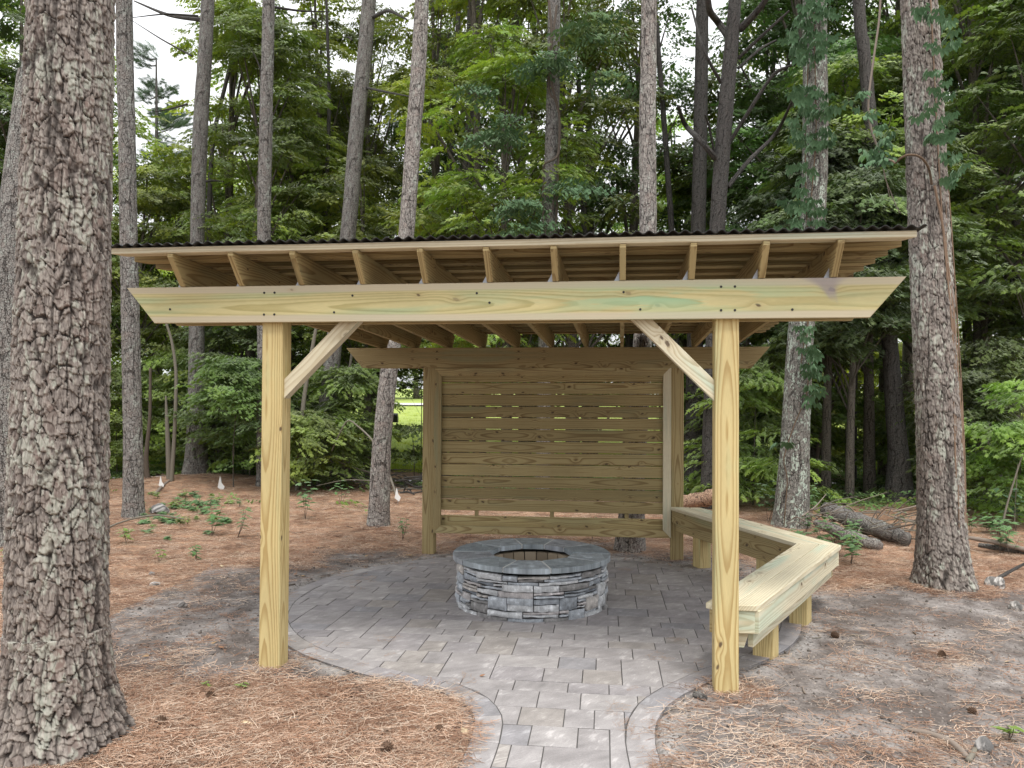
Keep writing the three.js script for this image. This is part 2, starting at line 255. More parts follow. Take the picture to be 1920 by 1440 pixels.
// outline of the paving (x, Z): most of a circle, then two curves into the front path
function outline(inset) {
  const P = [], L1 = [[-1.03, 5.05], [-0.76, 4.91], [-0.50, 4.77], [-0.30, 4.60], [-0.20, 4.36], [-0.205, 4.05], [-0.245, 3.75], [-0.30, 3.3], [-0.36, 2.8]], R1 = [[0.70, 2.8], [0.71, 3.3], [0.722, 3.76], [0.758, 4.15], [0.86, 4.45], [1.02, 4.68], [1.19, 4.86], [1.36, 5.03]];
  const a0 = Math.atan2(R1[7][1] - PC.Z, R1[7][0] - PC.x), a1 = Math.atan2(L1[0][1] - PC.Z, L1[0][0] - PC.x) + Math.PI * 2;
  for (let k = 1; k < 90; k++) { const a = lerp(a0, a1, k / 90); P.push([PC.x + PC.R * Math.cos(a) * 0.985, PC.Z + PC.R * Math.sin(a)]); }
  const sm = (pts) => { const c = new THREE.CatmullRomCurve3(pts.map(([x, z]) => V(x, z, 0))); return c.getSpacedPoints(26).map((q) => [q.x, q.y]); };
  P.push(...sm(L1), ...sm(R1));
  if (!inset) return P;
  const n = P.length; return P.map((p, i) => { const a = P[(i + n - 2) % n], b = P[(i + 2) % n], l = Math.hypot(b[0] - a[0], b[1] - a[1]); return [p[0] - (b[1] - a[1]) / l * inset, p[1] + (b[0] - a[0]) / l * inset]; });
}
const OUT = outline(0), FIELD = outline(0.152);
function sdPatio(x, Z) { // signed distance, negative on the paving
  let d = 1e9, inside = false; for (let i = 0, j = OUT.length - 1; i < OUT.length; j = i++) {
    const [ax, az] = OUT[j], [bx, bz] = OUT[i], ex = bx - ax, ez = bz - az, t = clamp(((x - ax) * ex + (Z - az) * ez) / (ex * ex + ez * ez || 1)); d = Math.min(d, (x - ax - ex * t) ** 2 + (Z - az - ez * t) ** 2);
    if ((bz > Z) !== (az > Z) && x < (ax - bx) * (Z - bz) / (az - bz) + bx) inside = !inside;
  } return Math.sqrt(d) * (inside ? -1 : 1);
}
const nearPatio = (x, Z) => (x > -3.2 && x < 3.6 && Z > 2 && Z < 10.2 ? sdPatio(x, Z) : 2);
function rough(x, Z) { return 0.045 * (fbm(x * 0.9, Z * 0.9, 3, 3) - 0.5) + 0.022 * (fbm(x * 5, Z * 5, 4, 3) - 0.5); }
function height(x, Z, sd = nearPatio(x, Z)) {
  let y = level(Z); const k = sstep(0.02, 0.7, sd); y += rough(x, Z) * (0.25 + 0.75 * k) * (Z > 18 ? 1.5 : 1);
  y += 0.20 * Math.exp(-((x + 6.3) ** 2) / 3.2 - ((Z - 16.3) ** 2) / 1.6) + 0.10 * Math.exp(-((x - 3.9) ** 2) / 0.35 - ((Z - 7.25) ** 2) / 0.35) + 0.12 * Math.exp(-((x + 2.14) ** 2) / 0.3 - ((Z - 3.78) ** 2) / 0.3);
  y += 0.10 * Math.exp(-((x - 6) ** 2) / 5 - ((Z - 12.6) ** 2) / 2.2);
  if (sd < 0.02) y -= 0.05 * sstep(0.02, -0.03, sd); else y += 0.006;
  return y;
}
const ground3 = (x, Z, dy = 0) => V(x, height(x, Z) + dy, -Z);
// how bare the soil is: grey sand and loam dug over round the paving, needles beyond
function bare(x, Z, sd = nearPatio(x, Z)) {
  const n = fbm(x * 1.3 + 4, Z * 1.3, 21, 4), n2 = fbm(x * 5, Z * 5, 22, 3);
  let d = sstep(1.35, 0.25, sd + (n - 0.5) * 1.5 + (n2 - 0.5) * 0.5) * (Z < 9.6 ? 1 : sstep(10.6, 9.6, Z));
  d = Math.max(d, sstep(0.34, 0.62, n * 0.55 + 0.45 * n2) * sstep(1.3, 2.4, x - 0.05 * Z + 1.4 * (n - 0.5)) * sstep(7.6, 6.0, Z - 0.2 * (x - 2)) * sstep(6.2, 4.6, x) * 1.1 + sstep(1.4, 2.5, x + 1.6 * (n2 - 0.5)) * sstep(7.4, 6.4, Z - 0.1 * x) * 0.55 * sstep(5.5, 4.2, x));
  d = Math.max(d, sstep(0.25, 0.5, n) * sstep(-2.6, -2.1, x) * sstep(-1.2, -1.6, x) * sstep(4.75, 5.0, Z) * sstep(6.6, 5.9, Z));
  d = Math.max(d, sstep(0.85, 1.15, x) * sstep(7.3, 6.6, Z - 0.12 * x) * (0.72 + 0.28 * sstep(0.35, 0.6, n)) * sstep(0.22, 0.40, n2 * 0.5 + n * 0.5 + 0.1) * sstep(0.0, 0.5, 1 - (x - 2.0) * 0.6 + (Z - 3.9) * 0.9)); d = Math.max(d, 0.95 * sstep(2.1, 1.2, sd + (n2 - 0.5) * 0.9 + (n - 0.5) * 1.6) * sstep(-0.3, -1.0, x) * sstep(4.85, 5.15, Z) * sstep(8.8, 8.0, Z) * sstep(0.3, 0.5, n + 0.12 * n2));
  d = Math.max(d, 0.9 * sstep(0.70, 0.85, x) * sstep(5.4, 4.6, Z) * sstep(2.7, 2.1, x + 1.2 * (n - 0.5)) * sstep(0.2, 0.38, n2));
  const pile = sstep(-0.1, -0.35, x + 0.3 * (n2 - 0.5)) * sstep(4.95, 4.6, Z + 0.9 * (n - 0.5) + 0.5 * (n2 - 0.5)) * sstep(-2.9, -2.3, x); // the bed of needles left of the path
  d *= 1 - 0.96 * pile; return clamp(d);
}
function soil(x, Z, sd) { // colours of the soil under the needles
  const n = fbm(x * 2.2, Z * 2.2, 41, 4), m = fbm(x * 9, Z * 9, 42, 3), g = 0.5 * vn(x * 60, Z * 60, 43) + 0.5 * vn(x * 190, Z * 190, 44), sp = sstep(0.80, 0.92, vn(x * 45, Z * 45, 45)) * 0.5;
  let c = mix3([0.115, 0.094, 0.083], [0.255, 0.228, 0.212], sstep(0.34, 0.70, n * 0.55 + m * 0.45));
  c = mix3(c, [0.40, 0.375, 0.355], 0.7 * sstep(0.16, 0.0, Math.abs(sd - 0.05)) * sstep(0.35, 0.6, m + 0.1) + 0.35 * sstep(0.60, 0.74, n) * sstep(0.45, 0.7, m));
  c = mix3(c, [0.07, 0.06, 0.055], sp); return c.map((v) => v * (0.55 + 0.9 * g));
}
function paintGround(x0, x1, Zn, Zf, w, h, seed) { // a computed picture of the litter and the soil
  const cv = document.createElement('canvas'); cv.width = w; cv.height = h; const cx = cv.getContext('2d'), im = cx.createImageData(w, h), R = rngOf(seed), sx = w / (x1 - x0), sz = h / (Zf - Zn), B = new Float32Array(w * h / 16);
  for (let j = 0; j < h; j += 4) for (let i = 0; i < w; i += 4) { const x = x0 + i / sx, Z = Zf - j / sz; B[(j / 4) * (w / 4) + i / 4] = bare(x, Z); }
  for (let j = 0; j < h; j++) for (let i = 0; i < w; i++) {
    const x = x0 + i / sx, Z = Zf - j / sz, b = B[(j >> 2) * (w / 4) + (i >> 2)], k = (j * w + i) * 4; let c = soil(x, Z, ((i & 3) | (j & 3)) && b < 0.02 ? 2 : (b > 0.5 ? nearPatio(x, Z) : 2));
    const l = fbm(x * 7, Z * 7, 55, 3), lit = mix3([0.18, 0.115, 0.075], [0.44, 0.285, 0.19], clamp(l * 1.5 - 0.25)); c = mix3(lit, c, clamp(b * 1.2));
    im.data[k] = sr(c[0]); im.data[k + 1] = sr(c[1]); im.data[k + 2] = sr(c[2]); im.data[k + 3] = 255;
  }
  cx.putImageData(im, 0, 0); cx.lineCap = 'round';
  const tones = ['#c89a72', '#b37a52', '#9a5f3c', '#d9b48f', '#7a4a30', '#a86c44', '#e2c7a6', '#5e3a28', '#b98560'];
  const N = Math.round((x1 - x0) * (Zf - Zn) * 520);
  for (let k = 0; k < N; k++) {
    const x = x0 + R() * (x1 - x0), Z = Zn + R() * (Zf - Zn), i = (x - x0) * sx, j = (Zf - Z) * sz, b = B[Math.min(h / 4 - 1, j >> 2) * (w / 4) + Math.min(w / 4 - 1, i >> 2)];
    if (R() < b * 0.9) continue;
    const a = R() * Math.PI * 2, l = (0.05 + 0.09 * R()), q = (R() - 0.5) * 0.05; cx.strokeStyle = tones[(R() * tones.length) | 0]; cx.globalAlpha = 0.35 + 0.5 * R(); cx.lineWidth = Math.max(0.7, 0.0024 * sx * (0.7 + 0.6 * R()));
    const ex = Math.cos(a) * l, ez = Math.sin(a) * l; cx.beginPath(); cx.moveTo(i - ex * sx / 2, j - ez * sz / 2); cx.quadraticCurveTo(i + ez * q * 12 * sx * 0.1, j - ex * q * 12 * sz * 0.1, i + ex * sx / 2, j + ez * sz / 2); cx.stroke();
  }
  const t = new THREE.CanvasTexture(cv); t.colorSpace = THREE.SRGBColorSpace; t.magFilter = THREE.LinearFilter; return t;
}
{
  const near = paintGround(-4.2, 5.8, 2.4, 7.2, 2048, 1024, 5), mid = paintGround(-10, 10.4, 7.2, 17.2, 2048, 1024, 6);
  const litter = tex(512, 512, (x, y, c) => { const n = fbm(x / 16, y / 16, 61, 4, 32, 32), m = vn(x / 3, y / 3, 62, 171, 171); const q = mix3([0.10, 0.065, 0.042], [0.30, 0.19, 0.115], n); c[0] = q[0] * (0.7 + 0.6 * m); c[1] = q[1] * (0.7 + 0.6 * m); c[2] = q[2] * (0.7 + 0.6 * m); });
  const lawn = tex(256, 256, (x, y, c) => { const n = fbm(x / 16, y / 16, 63, 4, 16, 16), m = vn(x / 2, y / 2, 64, 128, 128); const q = mix3([0.25, 0.34, 0.06], [0.38, 0.44, 0.12], n); c[0] = q[0] * (0.7 + 0.6 * m); c[1] = q[1] * (0.7 + 0.6 * m); c[2] = q[2] * (0.7 + 0.6 * m); });
  const sheet = (x0, x1, Zn, Zf, nx, nz, uvf, curve = 1) => {
    const pos = [], uv = [], idx = []; for (let j = 0; j <= nz; j++) for (let i = 0; i <= nx; i++) { const x = lerp(x0, x1, i / nx), Z = lerp(Zn, Zf, Math.pow(j / nz, curve)); pos.push(x, height(x, Z), -Z); uv.push(...uvf(x, Z)); }
    for (let j = 0; j < nz; j++) for (let i = 0; i < nx; i++) { const a = j * (nx + 1) + i, b = a + 1, c = a + nx + 1, d = c + 1; idx.push(a, b, c, b, d, c); }
    const g = new THREE.BufferGeometry(); g.setAttribute('position', new THREE.Float32BufferAttribute(pos, 3)); g.setAttribute('uv', new THREE.Float32BufferAttribute(uv, 2)); g.setIndex(idx); g.computeVertexNormals(); return g;
  };
  const uvBox = (x0, x1, Zn, Zf) => (x, Z) => [(x - x0) / (x1 - x0), (Z - Zn) / (Zf - Zn)], uvTile = (s) => (x, Z) => [x / s, Z / s];
  const gs = [
    sheet(-4.2, 5.8, 2.4, 7.2, 250, 120, uvBox(-4.2, 5.8, 2.4, 7.2)),
    sheet(-10, 10.4, 7.2, 17.2, 300, 140, uvBox(-10, 10.4, 7.2, 17.2)),
    merge2([sheet(-60, -4.2, -12, 7.2, 40, 20, uvTile(2.5)), sheet(5.8, 60, -12, 7.2, 40, 20, uvTile(2.5)), sheet(-4.2, 5.8, -12, 2.4, 12, 12, uvTile(2.5)), sheet(-60, -10, 7.2, 17.2, 40, 16, uvTile(2.5)), sheet(10.4, 60, 7.2, 17.2, 40, 16, uvTile(2.5)), sheet(-60, 60, 17.2, 19.6, 90, 4, uvTile(2.5))]),
    sheet(-160, 160, 19.6, 260, 100, 90, uvTile(3), 2.2),
  ];
  function merge2(l) { return mergeGeometries(l, false); }
  const g = mergeGeometries(gs, true);
  const rg = { roughness: 1 };
  const o = new THREE.Mesh(g, [std([1, 1, 1], { map: near, bumpMap: near, bumpScale: 0.03, ...rg }), std([1, 1, 1], { map: mid, bumpMap: mid, bumpScale: 0.03, ...rg }), std([1, 1, 1], { map: litter, ...rg }), std([1, 1, 1], { map: lawn, ...rg })]);
  o.name = 'ground'; o.receiveShadow = true; o.userData = { kind: 'structure', label: 'needle covered woodland floor with bare grey soil and a lawn beyond the trees', category: 'ground' }; scene.add(o);
}

// ---------- the paving ----------
const slate = tex(512, 512, (x, y, c) => { // about 0.9 m
  const n = fbm(x / 64, y / 64, 81, 5, 8, 8), d = fbm((x + y * 0.55) / 22, (y - x * 0.35) / 90, 82, 3), m = vn(x / 2, y / 2, 83, 256, 256), r = fbm((x * 0.6 + y) / 8, (x - y) / 46, 84, 2);
  let k = 0.30 + 0.13 * (n - 0.5) + 0.09 * (d - 0.5); k *= 0.88 + 0.24 * m; const w = sstep(0.60, 0.80, r * 0.6 + n * 0.4) * 0.10; c[0] = k * 1.0 + w; c[1] = k * 0.965 + w; c[2] = k * 0.965 + w;
});
const paverMats = [[1.02, 0.99, 0.98], [1.10, 1.07, 1.06], [0.90, 0.90, 0.93], [1.05, 1.0, 0.94], [0.98, 0.95, 0.96], [1.2, 1.17, 1.15]].map((t) => std(t, { map: slate, roughness: 0.85, bumpMap: slate, bumpScale: 0.006 }));
function slab(poly, top, gap, cham, depth, seed, sink = 0) { // poly in (x, Z), convex; worn edges
  const R = rngOf(seed), n = poly.length; let a = 0; for (let i = 0; i < n; i++) { const p = poly[i], q = poly[(i + 1) % n]; a += p[0] * q[1] - q[0] * p[1]; } if (a < 0) poly = poly.slice().reverse();
  const off = (d) => poly.map((p, i) => { // moves each edge inwards by d
    const pr = poly[(i + n - 1) % n], nx = poly[(i + 1) % n]; let e1 = [p[0] - pr[0], p[1] - pr[1]], e2 = [nx[0] - p[0], nx[1] - p[1]]; const l1 = Math.hypot(...e1) || 1, l2 = Math.hypot(...e2) || 1; const n1 = [-e1[1] / l1, e1[0] / l1], n2 = [-e2[1] / l2, e2[0] / l2], k = Math.max(0.35, 1 + n1[0] * n2[0] + n1[1] * n2[1]); return [p[0] + (n1[0] + n2[0]) * d / k, p[1] + (n1[1] + n2[1]) * d / k];
  });
  const cx = poly.reduce((s, p) => s + p[0], 0) / n, cz = poly.reduce((s, p) => s + p[1], 0) / n, tx = (R() - 0.5) * 0.014, tz = (R() - 0.5) * 0.014, up = (R() - 0.5) * 0.003 - sink;
  const y = (x, Z, d) => top(Z) + up + (x - cx) * tx + (Z - cz) * tz - d, A = off(gap + cham), B = off(gap), tr = [], v = (p, d) => [p[0], y(p[0], p[1], d), -p[1]], c = [cx, y(cx, cz, 0), -cz];
  for (let i = 0; i < n; i++) { const j = (i + 1) % n; tr.push([c, v(A[i], 0), v(A[j], 0)], [v(A[i], 0), v(B[i], cham * 0.8), v(B[j], cham * 0.8)], [v(A[i], 0), v(B[j], cham * 0.8), v(A[j], 0)], [v(B[i], cham * 0.8), v(B[i], depth), v(B[j], depth)], [v(B[i], cham * 0.8), v(B[j], depth), v(B[j], cham * 0.8)]); }
  const g = soup(tr), ou = R() * 5, ov = R() * 5, rot = R() < 0.5; return bakeUV(g, (x, yy, z) => (rot ? [z / 0.9 + ou, x / 0.9 + ov] : [x / 0.9 + ou, z / 0.9 + ov]));
}
function clipPoly(subject, clip) { // Sutherland-Hodgman; clip is convex and counter-clockwise
  let out = subject; for (let i = 0; i < clip.length && out.length; i++) {
    const a = clip[i], b = clip[(i + 1) % clip.length], inn = (p) => (b[0] - a[0]) * (p[1] - a[1]) - (b[1] - a[1]) * (p[0] - a[0]) >= 0, res = [];
    for (let k = 0; k < out.length; k++) { const p = out[k], q = out[(k + 1) % out.length], ip = inn(p), iq = inn(q); const cut = () => { const d1 = (b[0] - a[0]) * (p[1] - a[1]) - (b[1] - a[1]) * (p[0] - a[0]), d2 = (b[0] - a[0]) * (q[1] - a[1]) - (b[1] - a[1]) * (q[0] - a[0]), t = d1 / (d1 - d2); return [lerp(p[0], q[0], t), lerp(p[1], q[1], t)]; }; if (ip) res.push(p); if (ip !== iq) res.push(cut()); }
    out = res;
  } return out;
}
{
  const root = new THREE.Group(); root.name = 'patio'; root.userData = { kind: 'structure', label: 'round patio of grey rectangular pavers with a curved front path', category: 'patio' }; scene.add(root);
  const R = rngOf(404), u = 0.082, top = (Z) => level(Z) + 0.004, pieces = [], ang = YAW * 0.85, c = Math.cos(ang), s = Math.sin(ang);
  const toW = (a, b) => [PC.x + a * c + b * s, PC.Z - a * s + b * c], NX = 66, OX = -33, OZ = -56, rows = [OZ]; while (rows[rows.length - 1] < 36) rows.push(rows[rows.length - 1] + [2, 3, 3, 2, 3][(R() * 5) | 0]);
  const occ = rows.map(() => new Uint8Array(NX)); let edges = new Set();
  for (let r = 0; r + 2 < rows.length; r++) { const now = new Set(); for (let i = 0; i < NX;) {
    if (occ[r][i]) { i++; continue; } let run = 0; while (i + run < NX && !occ[r][i + run]) run++; let w = Math.min(run, 3);
    for (let k = 0; k < 12; k++) { const q = [2, 3, 4, 5, 4, 3][(R() * 6) | 0]; if (q <= run && run - q !== 1 && (k > 8 || q === run || !edges.has(i + q))) { w = q; break; } }
    const two = R() < 0.2 && w > 2 && w < 5; if (two) for (let a = 0; a < w; a++) occ[r + 1][i + a] = 1; now.add(i + w); const j = rows[r] - OZ, h = rows[r + (two ? 2 : 1)] - rows[r], i0 = i; i += w; place(i0, j, w, h); } edges = now; }
  function place(i, j, w, h) {
    const q = [[i, j], [i + w, j], [i + w, j + h], [i, j + h]].map(([a, b]) => toW((a + OX) * u, (b + OZ) * u)); const far = q.every(([x, Z]) => Math.hypot(x - PC.x, Z - PC.Z) > PC.R && (Math.abs(x - 0.3) > 1.6 || Z > 5.3)); if (far) return;
    let p = clipPoly(FIELD, q); p = p.filter((v, k) => { const n = p[(k + 1) % p.length]; return Math.hypot(v[0] - n[0], v[1] - n[1]) > 0.005; }); if (p.length < 3) return;
    let A = 0; p.forEach((v, k) => { const n = p[(k + 1) % p.length]; A += v[0] * n[1] - n[0] * v[1]; }); if (Math.abs(A) / 2 < 0.0003) return;
    pieces.push(p);
  }
  // border course along the edge
  let acc = 0, last = 0, want = 0.24; for (let i = 1; i < OUT.length; i++) { acc += Math.hypot(OUT[i][0] - OUT[i - 1][0], OUT[i][1] - OUT[i - 1][1]); if (acc > want || i === OUT.length - 1) { const m = (last + i) >> 1; const p = [OUT[last], OUT[m], OUT[i], FIELD[i], FIELD[m], FIELD[last]]; if (OUT[i][1] > 2.6) pieces.push(p); last = i; acc = 0; want = 0.2 + 0.08 * R(); } }
  { const e = OUT.length - 1; pieces.push([OUT[e], OUT[0], FIELD[0], FIELD[e]]); }
  const dist = (p) => Math.hypot(p[0][0], p[0][1]); pieces.sort((a, b) => dist(a) - dist(b));
  const vis = pieces.filter((p) => p.some((q) => q[1] > 3.55)), rest = [], mat = () => paverMats[[0, 0, 1, 1, 2, 3, 4, 4, 5, 0][(R() * 10) | 0]];
  vis.forEach((p, k) => { const g = slab(p, top, 0.0030, 0.0018, 0.05, 900 + k); if (k < 299) part('paver', g, mat(), root); else rest.push(g); });
  if (rest.length) kind(part('far_pavers', merge(rest), paverMats[0], root), 'stuff');
  // sand bed that shows in the joints
  const sh = new THREE.Shape(); OUT.forEach(([x, Z], i) => (i ? sh.lineTo(x, -Z) : sh.moveTo(x, -Z))); const g = new THREE.ShapeGeometry(sh), p = g.attributes.position; for (let i = 0; i < p.count; i++) { const x = p.getX(i), z = p.getY(i); p.setXYZ(i, x, level(-z) + 0.0012, z); } g.computeVertexNormals();
  part('sand_bed', g, std([0.085, 0.08, 0.076]), root); partNames(root);
}

// ---------- the pavilion ----------
{
  const root = thing('pavilion', 'open pavilion of new pale pine lumber with a corrugated roof over the round patio', 'pavilion', loc(0, 0, 0)); root.rotation.y = -YAW; // own axes: x along the front beam, y up, -z to the back
  const S = 2.8631, D = 4.3357, P = 0.14, HF = 2.226, HB = 2.091, BH = 0.235, T = 0.038, rise = (lz) => (HB - HF) / (D - P) * lz; let sd = 1;
  const board = (name, outl, th, mat, a, b, up, o = {}) => { const m = part(name, plank(outl, th, sd++, o), mat, o.parent || root, o.label); return lay(m, a, b, up); };
  // posts: length runs up; front posts bury their feet in the soil
  for (const [x, z, h, b] of [[0, 0, HF + BH, -0.12], [S, 0, HF + BH, -0.12], [0, -(D - P), HB + BH, -0.22], [S, -(D - P), HB + BH, -0.22]]) {
    const geo = plank(rect(h - b, P), P, sd++, { bevel: 0.006, v0: 0.2 + 0.15 * (x > 1) }); const m = part('post', geo, z ? woodMid[sd % 5] : [woodPost[0], woodPost[3]][x ? 1 : 0], root); lay(m, V(x + P, b, z - P / 2), V(x + P, h, z - P / 2), V(-1, 0, 0));
  }
  const mit = (l, h, k) => [[k, 0], [l - k, 0], [l, h], [0, h]];
  const EL = 0.93, BL = S + P + 2 * EL;
  // pairs of beams outside and inside the posts
  board('beam', mit(BL, BH, 0.2), T, woodBeam, V(-EL, HF, T / 2), V(5, HF, T / 2), undefined, { tl: 4.9, tw: 0.24, u0: 0, v0: 0.01 });
  board('beam', mit(BL - 0.1, BH - 0.004, 0.2), T, woodMid[1], V(-EL + 0.05, HF, -P - T / 2), V(5, HF, -P - T / 2));
  board('beam', mit(BL, BH, 0.2), T, woodMid[2], V(-EL, HB, -(D - P) + T / 2), V(5, HB, -(D - P) + T / 2));
  board('beam', mit(BL, BH - 0.004, 0.2), T, woodMid[0], V(-EL, HB, -D - T / 2), V(5, HB, -D - T / 2));
  // knee braces under the front beam
  board('brace', [[0, 0], [0.8, 0], [0.8, 0.089], [0.089, 0.089]], 0.089, woodPale[3], V(P, 1.737 - 0.0, -0.075), V(P + 0.4, 2.137, -0.075), V(-1, 1, 0));
  board('brace', [[0, 0], [0.8, 0], [0.8, 0.089], [0.089, 0.089]], 0.089, woodPale[1], V(S, 1.737, -0.075), V(S - 0.4, 2.137, -0.075), V(1, 1, 0));
  // rafters every 16 inches, tails cut back at the front
  const RH = 0.184, oh = 0.2, len = oh + D + 0.22, c0 = (S + P) / 2 - 2.032;
  for (let k = 0; k < 11; k++) {
    const x = c0 + 0.4064 * k; const a = V(x, HF + BH + 0.001 - rise(oh), oh), b = V(x, HF + BH + 0.001 + rise(1) - rise(oh) * 0, -1);
    board('rafter', [[0.155, 0], [len - 0.15, 0], [len, RH - 0.02], [len, RH], [0, RH], [0, RH - 0.022]], T, [woodMid[0], woodMid[3], woodMid[4], woodMid[1]][k % 4], a, b);
    const tie = new THREE.Shape(); tie.moveTo(0, 0); tie.lineTo(0.032, 0); tie.lineTo(0.0, 0.06); const tg = new THREE.ExtrudeGeometry(tie, { depth: 0.0025, bevelEnabled: false }); tg.clearGroups(); const tm = part('bracket', tg, M.galv, root); tm.position.set(x - T / 2 - 0.001 , HF + BH + 0.002, 0.012); tm.rotation.y = Math.PI; if (k < 3) tm.position.x -= 0.0;
  }
  // purlins across the rafters and corrugated sheets on them
  const topY = (lz) => HF + BH + RH + 0.004 + rise(lz), xl = -EL, xr = S + P + EL; let k = 0;
  for (let lz = -oh; lz < D + 0.3; lz += 0.242, k++) { const l = xr - xl, o2 = k === 0 ? mit(l, 0.089, 0.0) : rect(l, 0.089); const o3 = [[0.0, 0], [l, 0], [l - 0.05, 0.089], [0.05, 0.089]]; const m = part('purlin', plank(o3, T, sd++), k ? woodMid[k % 5] : woodPale[0], root); lay(m, V(xl, topY(lz) + T / 2, -lz), V(xr, topY(lz) + T / 2, -lz), V(0, rise(1), -1).normalize()); }
  const wl = 0.068, sheetW = 0.66, nS = 8, dep = D + 0.56;
  for (let q = 0; q < nS; q++) {
    const xa = xl - 0.03 + q * (xr - xl + 0.06 - 0.02) / nS, xb = xa + (xr - xl + 0.06) / nS + 0.03, n = Math.round((xb - xa) / wl * 10), pos = [], idx = []; const thick = 0.003;
    for (let i = 0; i <= n; i++) { const x = lerp(xa, xb, i / n), w = 0.0085 * Math.sin(x / wl * Math.PI * 2) + 0.0115 + (q % 2) * 0.0032; for (const [lz, dy] of [[-oh - 0.035, 0], [-oh - 0.035, thick], [-oh - 0.035 + dep, thick], [-oh - 0.035 + dep, 0]]) pos.push(x, topY(lz) + T + w + dy, -lz); }
    for (let i = 0; i < n; i++) for (let e = 0; e < 4; e++) { const a = i * 4 + e, b = i * 4 + (e + 1) % 4, c = a + 4, d = b + 4; idx.push(a, b, c, b, d, c); }
    let g = new THREE.BufferGeometry(); g.setAttribute('position', new THREE.Float32BufferAttribute(pos, 3)); g.setIndex(idx); g = g.toNonIndexed(); g.computeVertexNormals(); part('roof_sheet', g, M.panel, root);
  }
  // screw heads on the front beam
  const sg = new THREE.CylinderGeometry(0.0075, 0.0075, 0.004, 10); sg.rotateX(Math.PI / 2);
  for (const [x, y] of [[0.03, 0.19], [0.10, 0.19], [0.03, 0.05], [0.10, 0.05], [S + 0.03, 0.19], [S + 0.11, 0.19], [S + 0.03, 0.05], [S + 0.11, 0.05], [-0.62, 0.09], [0.62, 0.165], [0.5, 0.06], [1.42, 0.17], [1.5, 0.11], [2.32, 0.165], [2.42, 0.06], [3.3, 0.05]]) { const m = part('screw', sg, M.screw, root); m.position.set(x, HF + y, T + 0.0005); }
  // privacy screen between the back posts: a mitred frame, slats with gaps, a nailer low down
  const scr = new THREE.Group(); scr.name = 'privacy_screen'; root.add(scr);
  const fz = -(D - P) + 0.012, b0 = 0.165, b1 = 2.085, FW = 0.089, lw = S - P, q = { parent: scr };
  board('frame_board', [[0, 0], [lw, 0], [lw - FW, FW], [FW, FW]], T, woodMid[3], V(P, b0, fz), V(S, b0 + 0.02, fz), undefined, q);
  board('frame_board', [[FW, 0], [lw - FW, 0], [lw, FW], [0, FW]], T, woodMid[1], V(P, b1 - FW, fz), V(S, b1 - FW + 0.008, fz), undefined, q);
  board('frame_board', [[0, 0], [b1 - b0, 0], [b1 - b0 - FW, FW], [FW, FW]], T, woodMid[2], V(P + FW * 0, b0, fz), V(P, b1, fz), V(1, 0, 0), q).position.z = fz + 0.0008;
  board('frame_board', [[FW, 0], [b1 - b0 - FW, 0], [b1 - b0, FW], [0, FW]], T, woodPale[4], V(S - FW, b0 + 0.02, fz), V(S - FW, b1, fz), V(1, 0, 0), q).position.z = fz + 0.0008;
  const n = 12, y0 = 0.415, y1 = 2.055, step = (y1 - y0) / n;
  for (let i = 0; i < n; i++) board('slat', rect(lw - 0.02, step - 0.007 - (i % 3) * 0.002), 0.022, woodSlat[(i * 2 + (i > 6)) % 5], V(P + 0.01, y0 + i * step + 0.016 * (1 - i / n), fz - 0.032), V(S, y0 + i * step + 0.028 - 0.012 * i / n, fz - 0.032), undefined, q);
  board('nailer', rect(lw - 0.02, 0.12), T, woodSlat[1], V(P + 0.01, 0.245, fz - 0.062), V(S, 0.262, fz - 0.062), undefined, q);
  for (const x of [0.62, 1.5, 2.35]) board('batten', rect(1.8, 0.045), 0.02, woodSlat[0], V(x, 0.25, fz - 0.055), V(x, 2.05, fz - 0.055), V(1, 0, 0), q);
  partNames(root); partNames(scr);
}

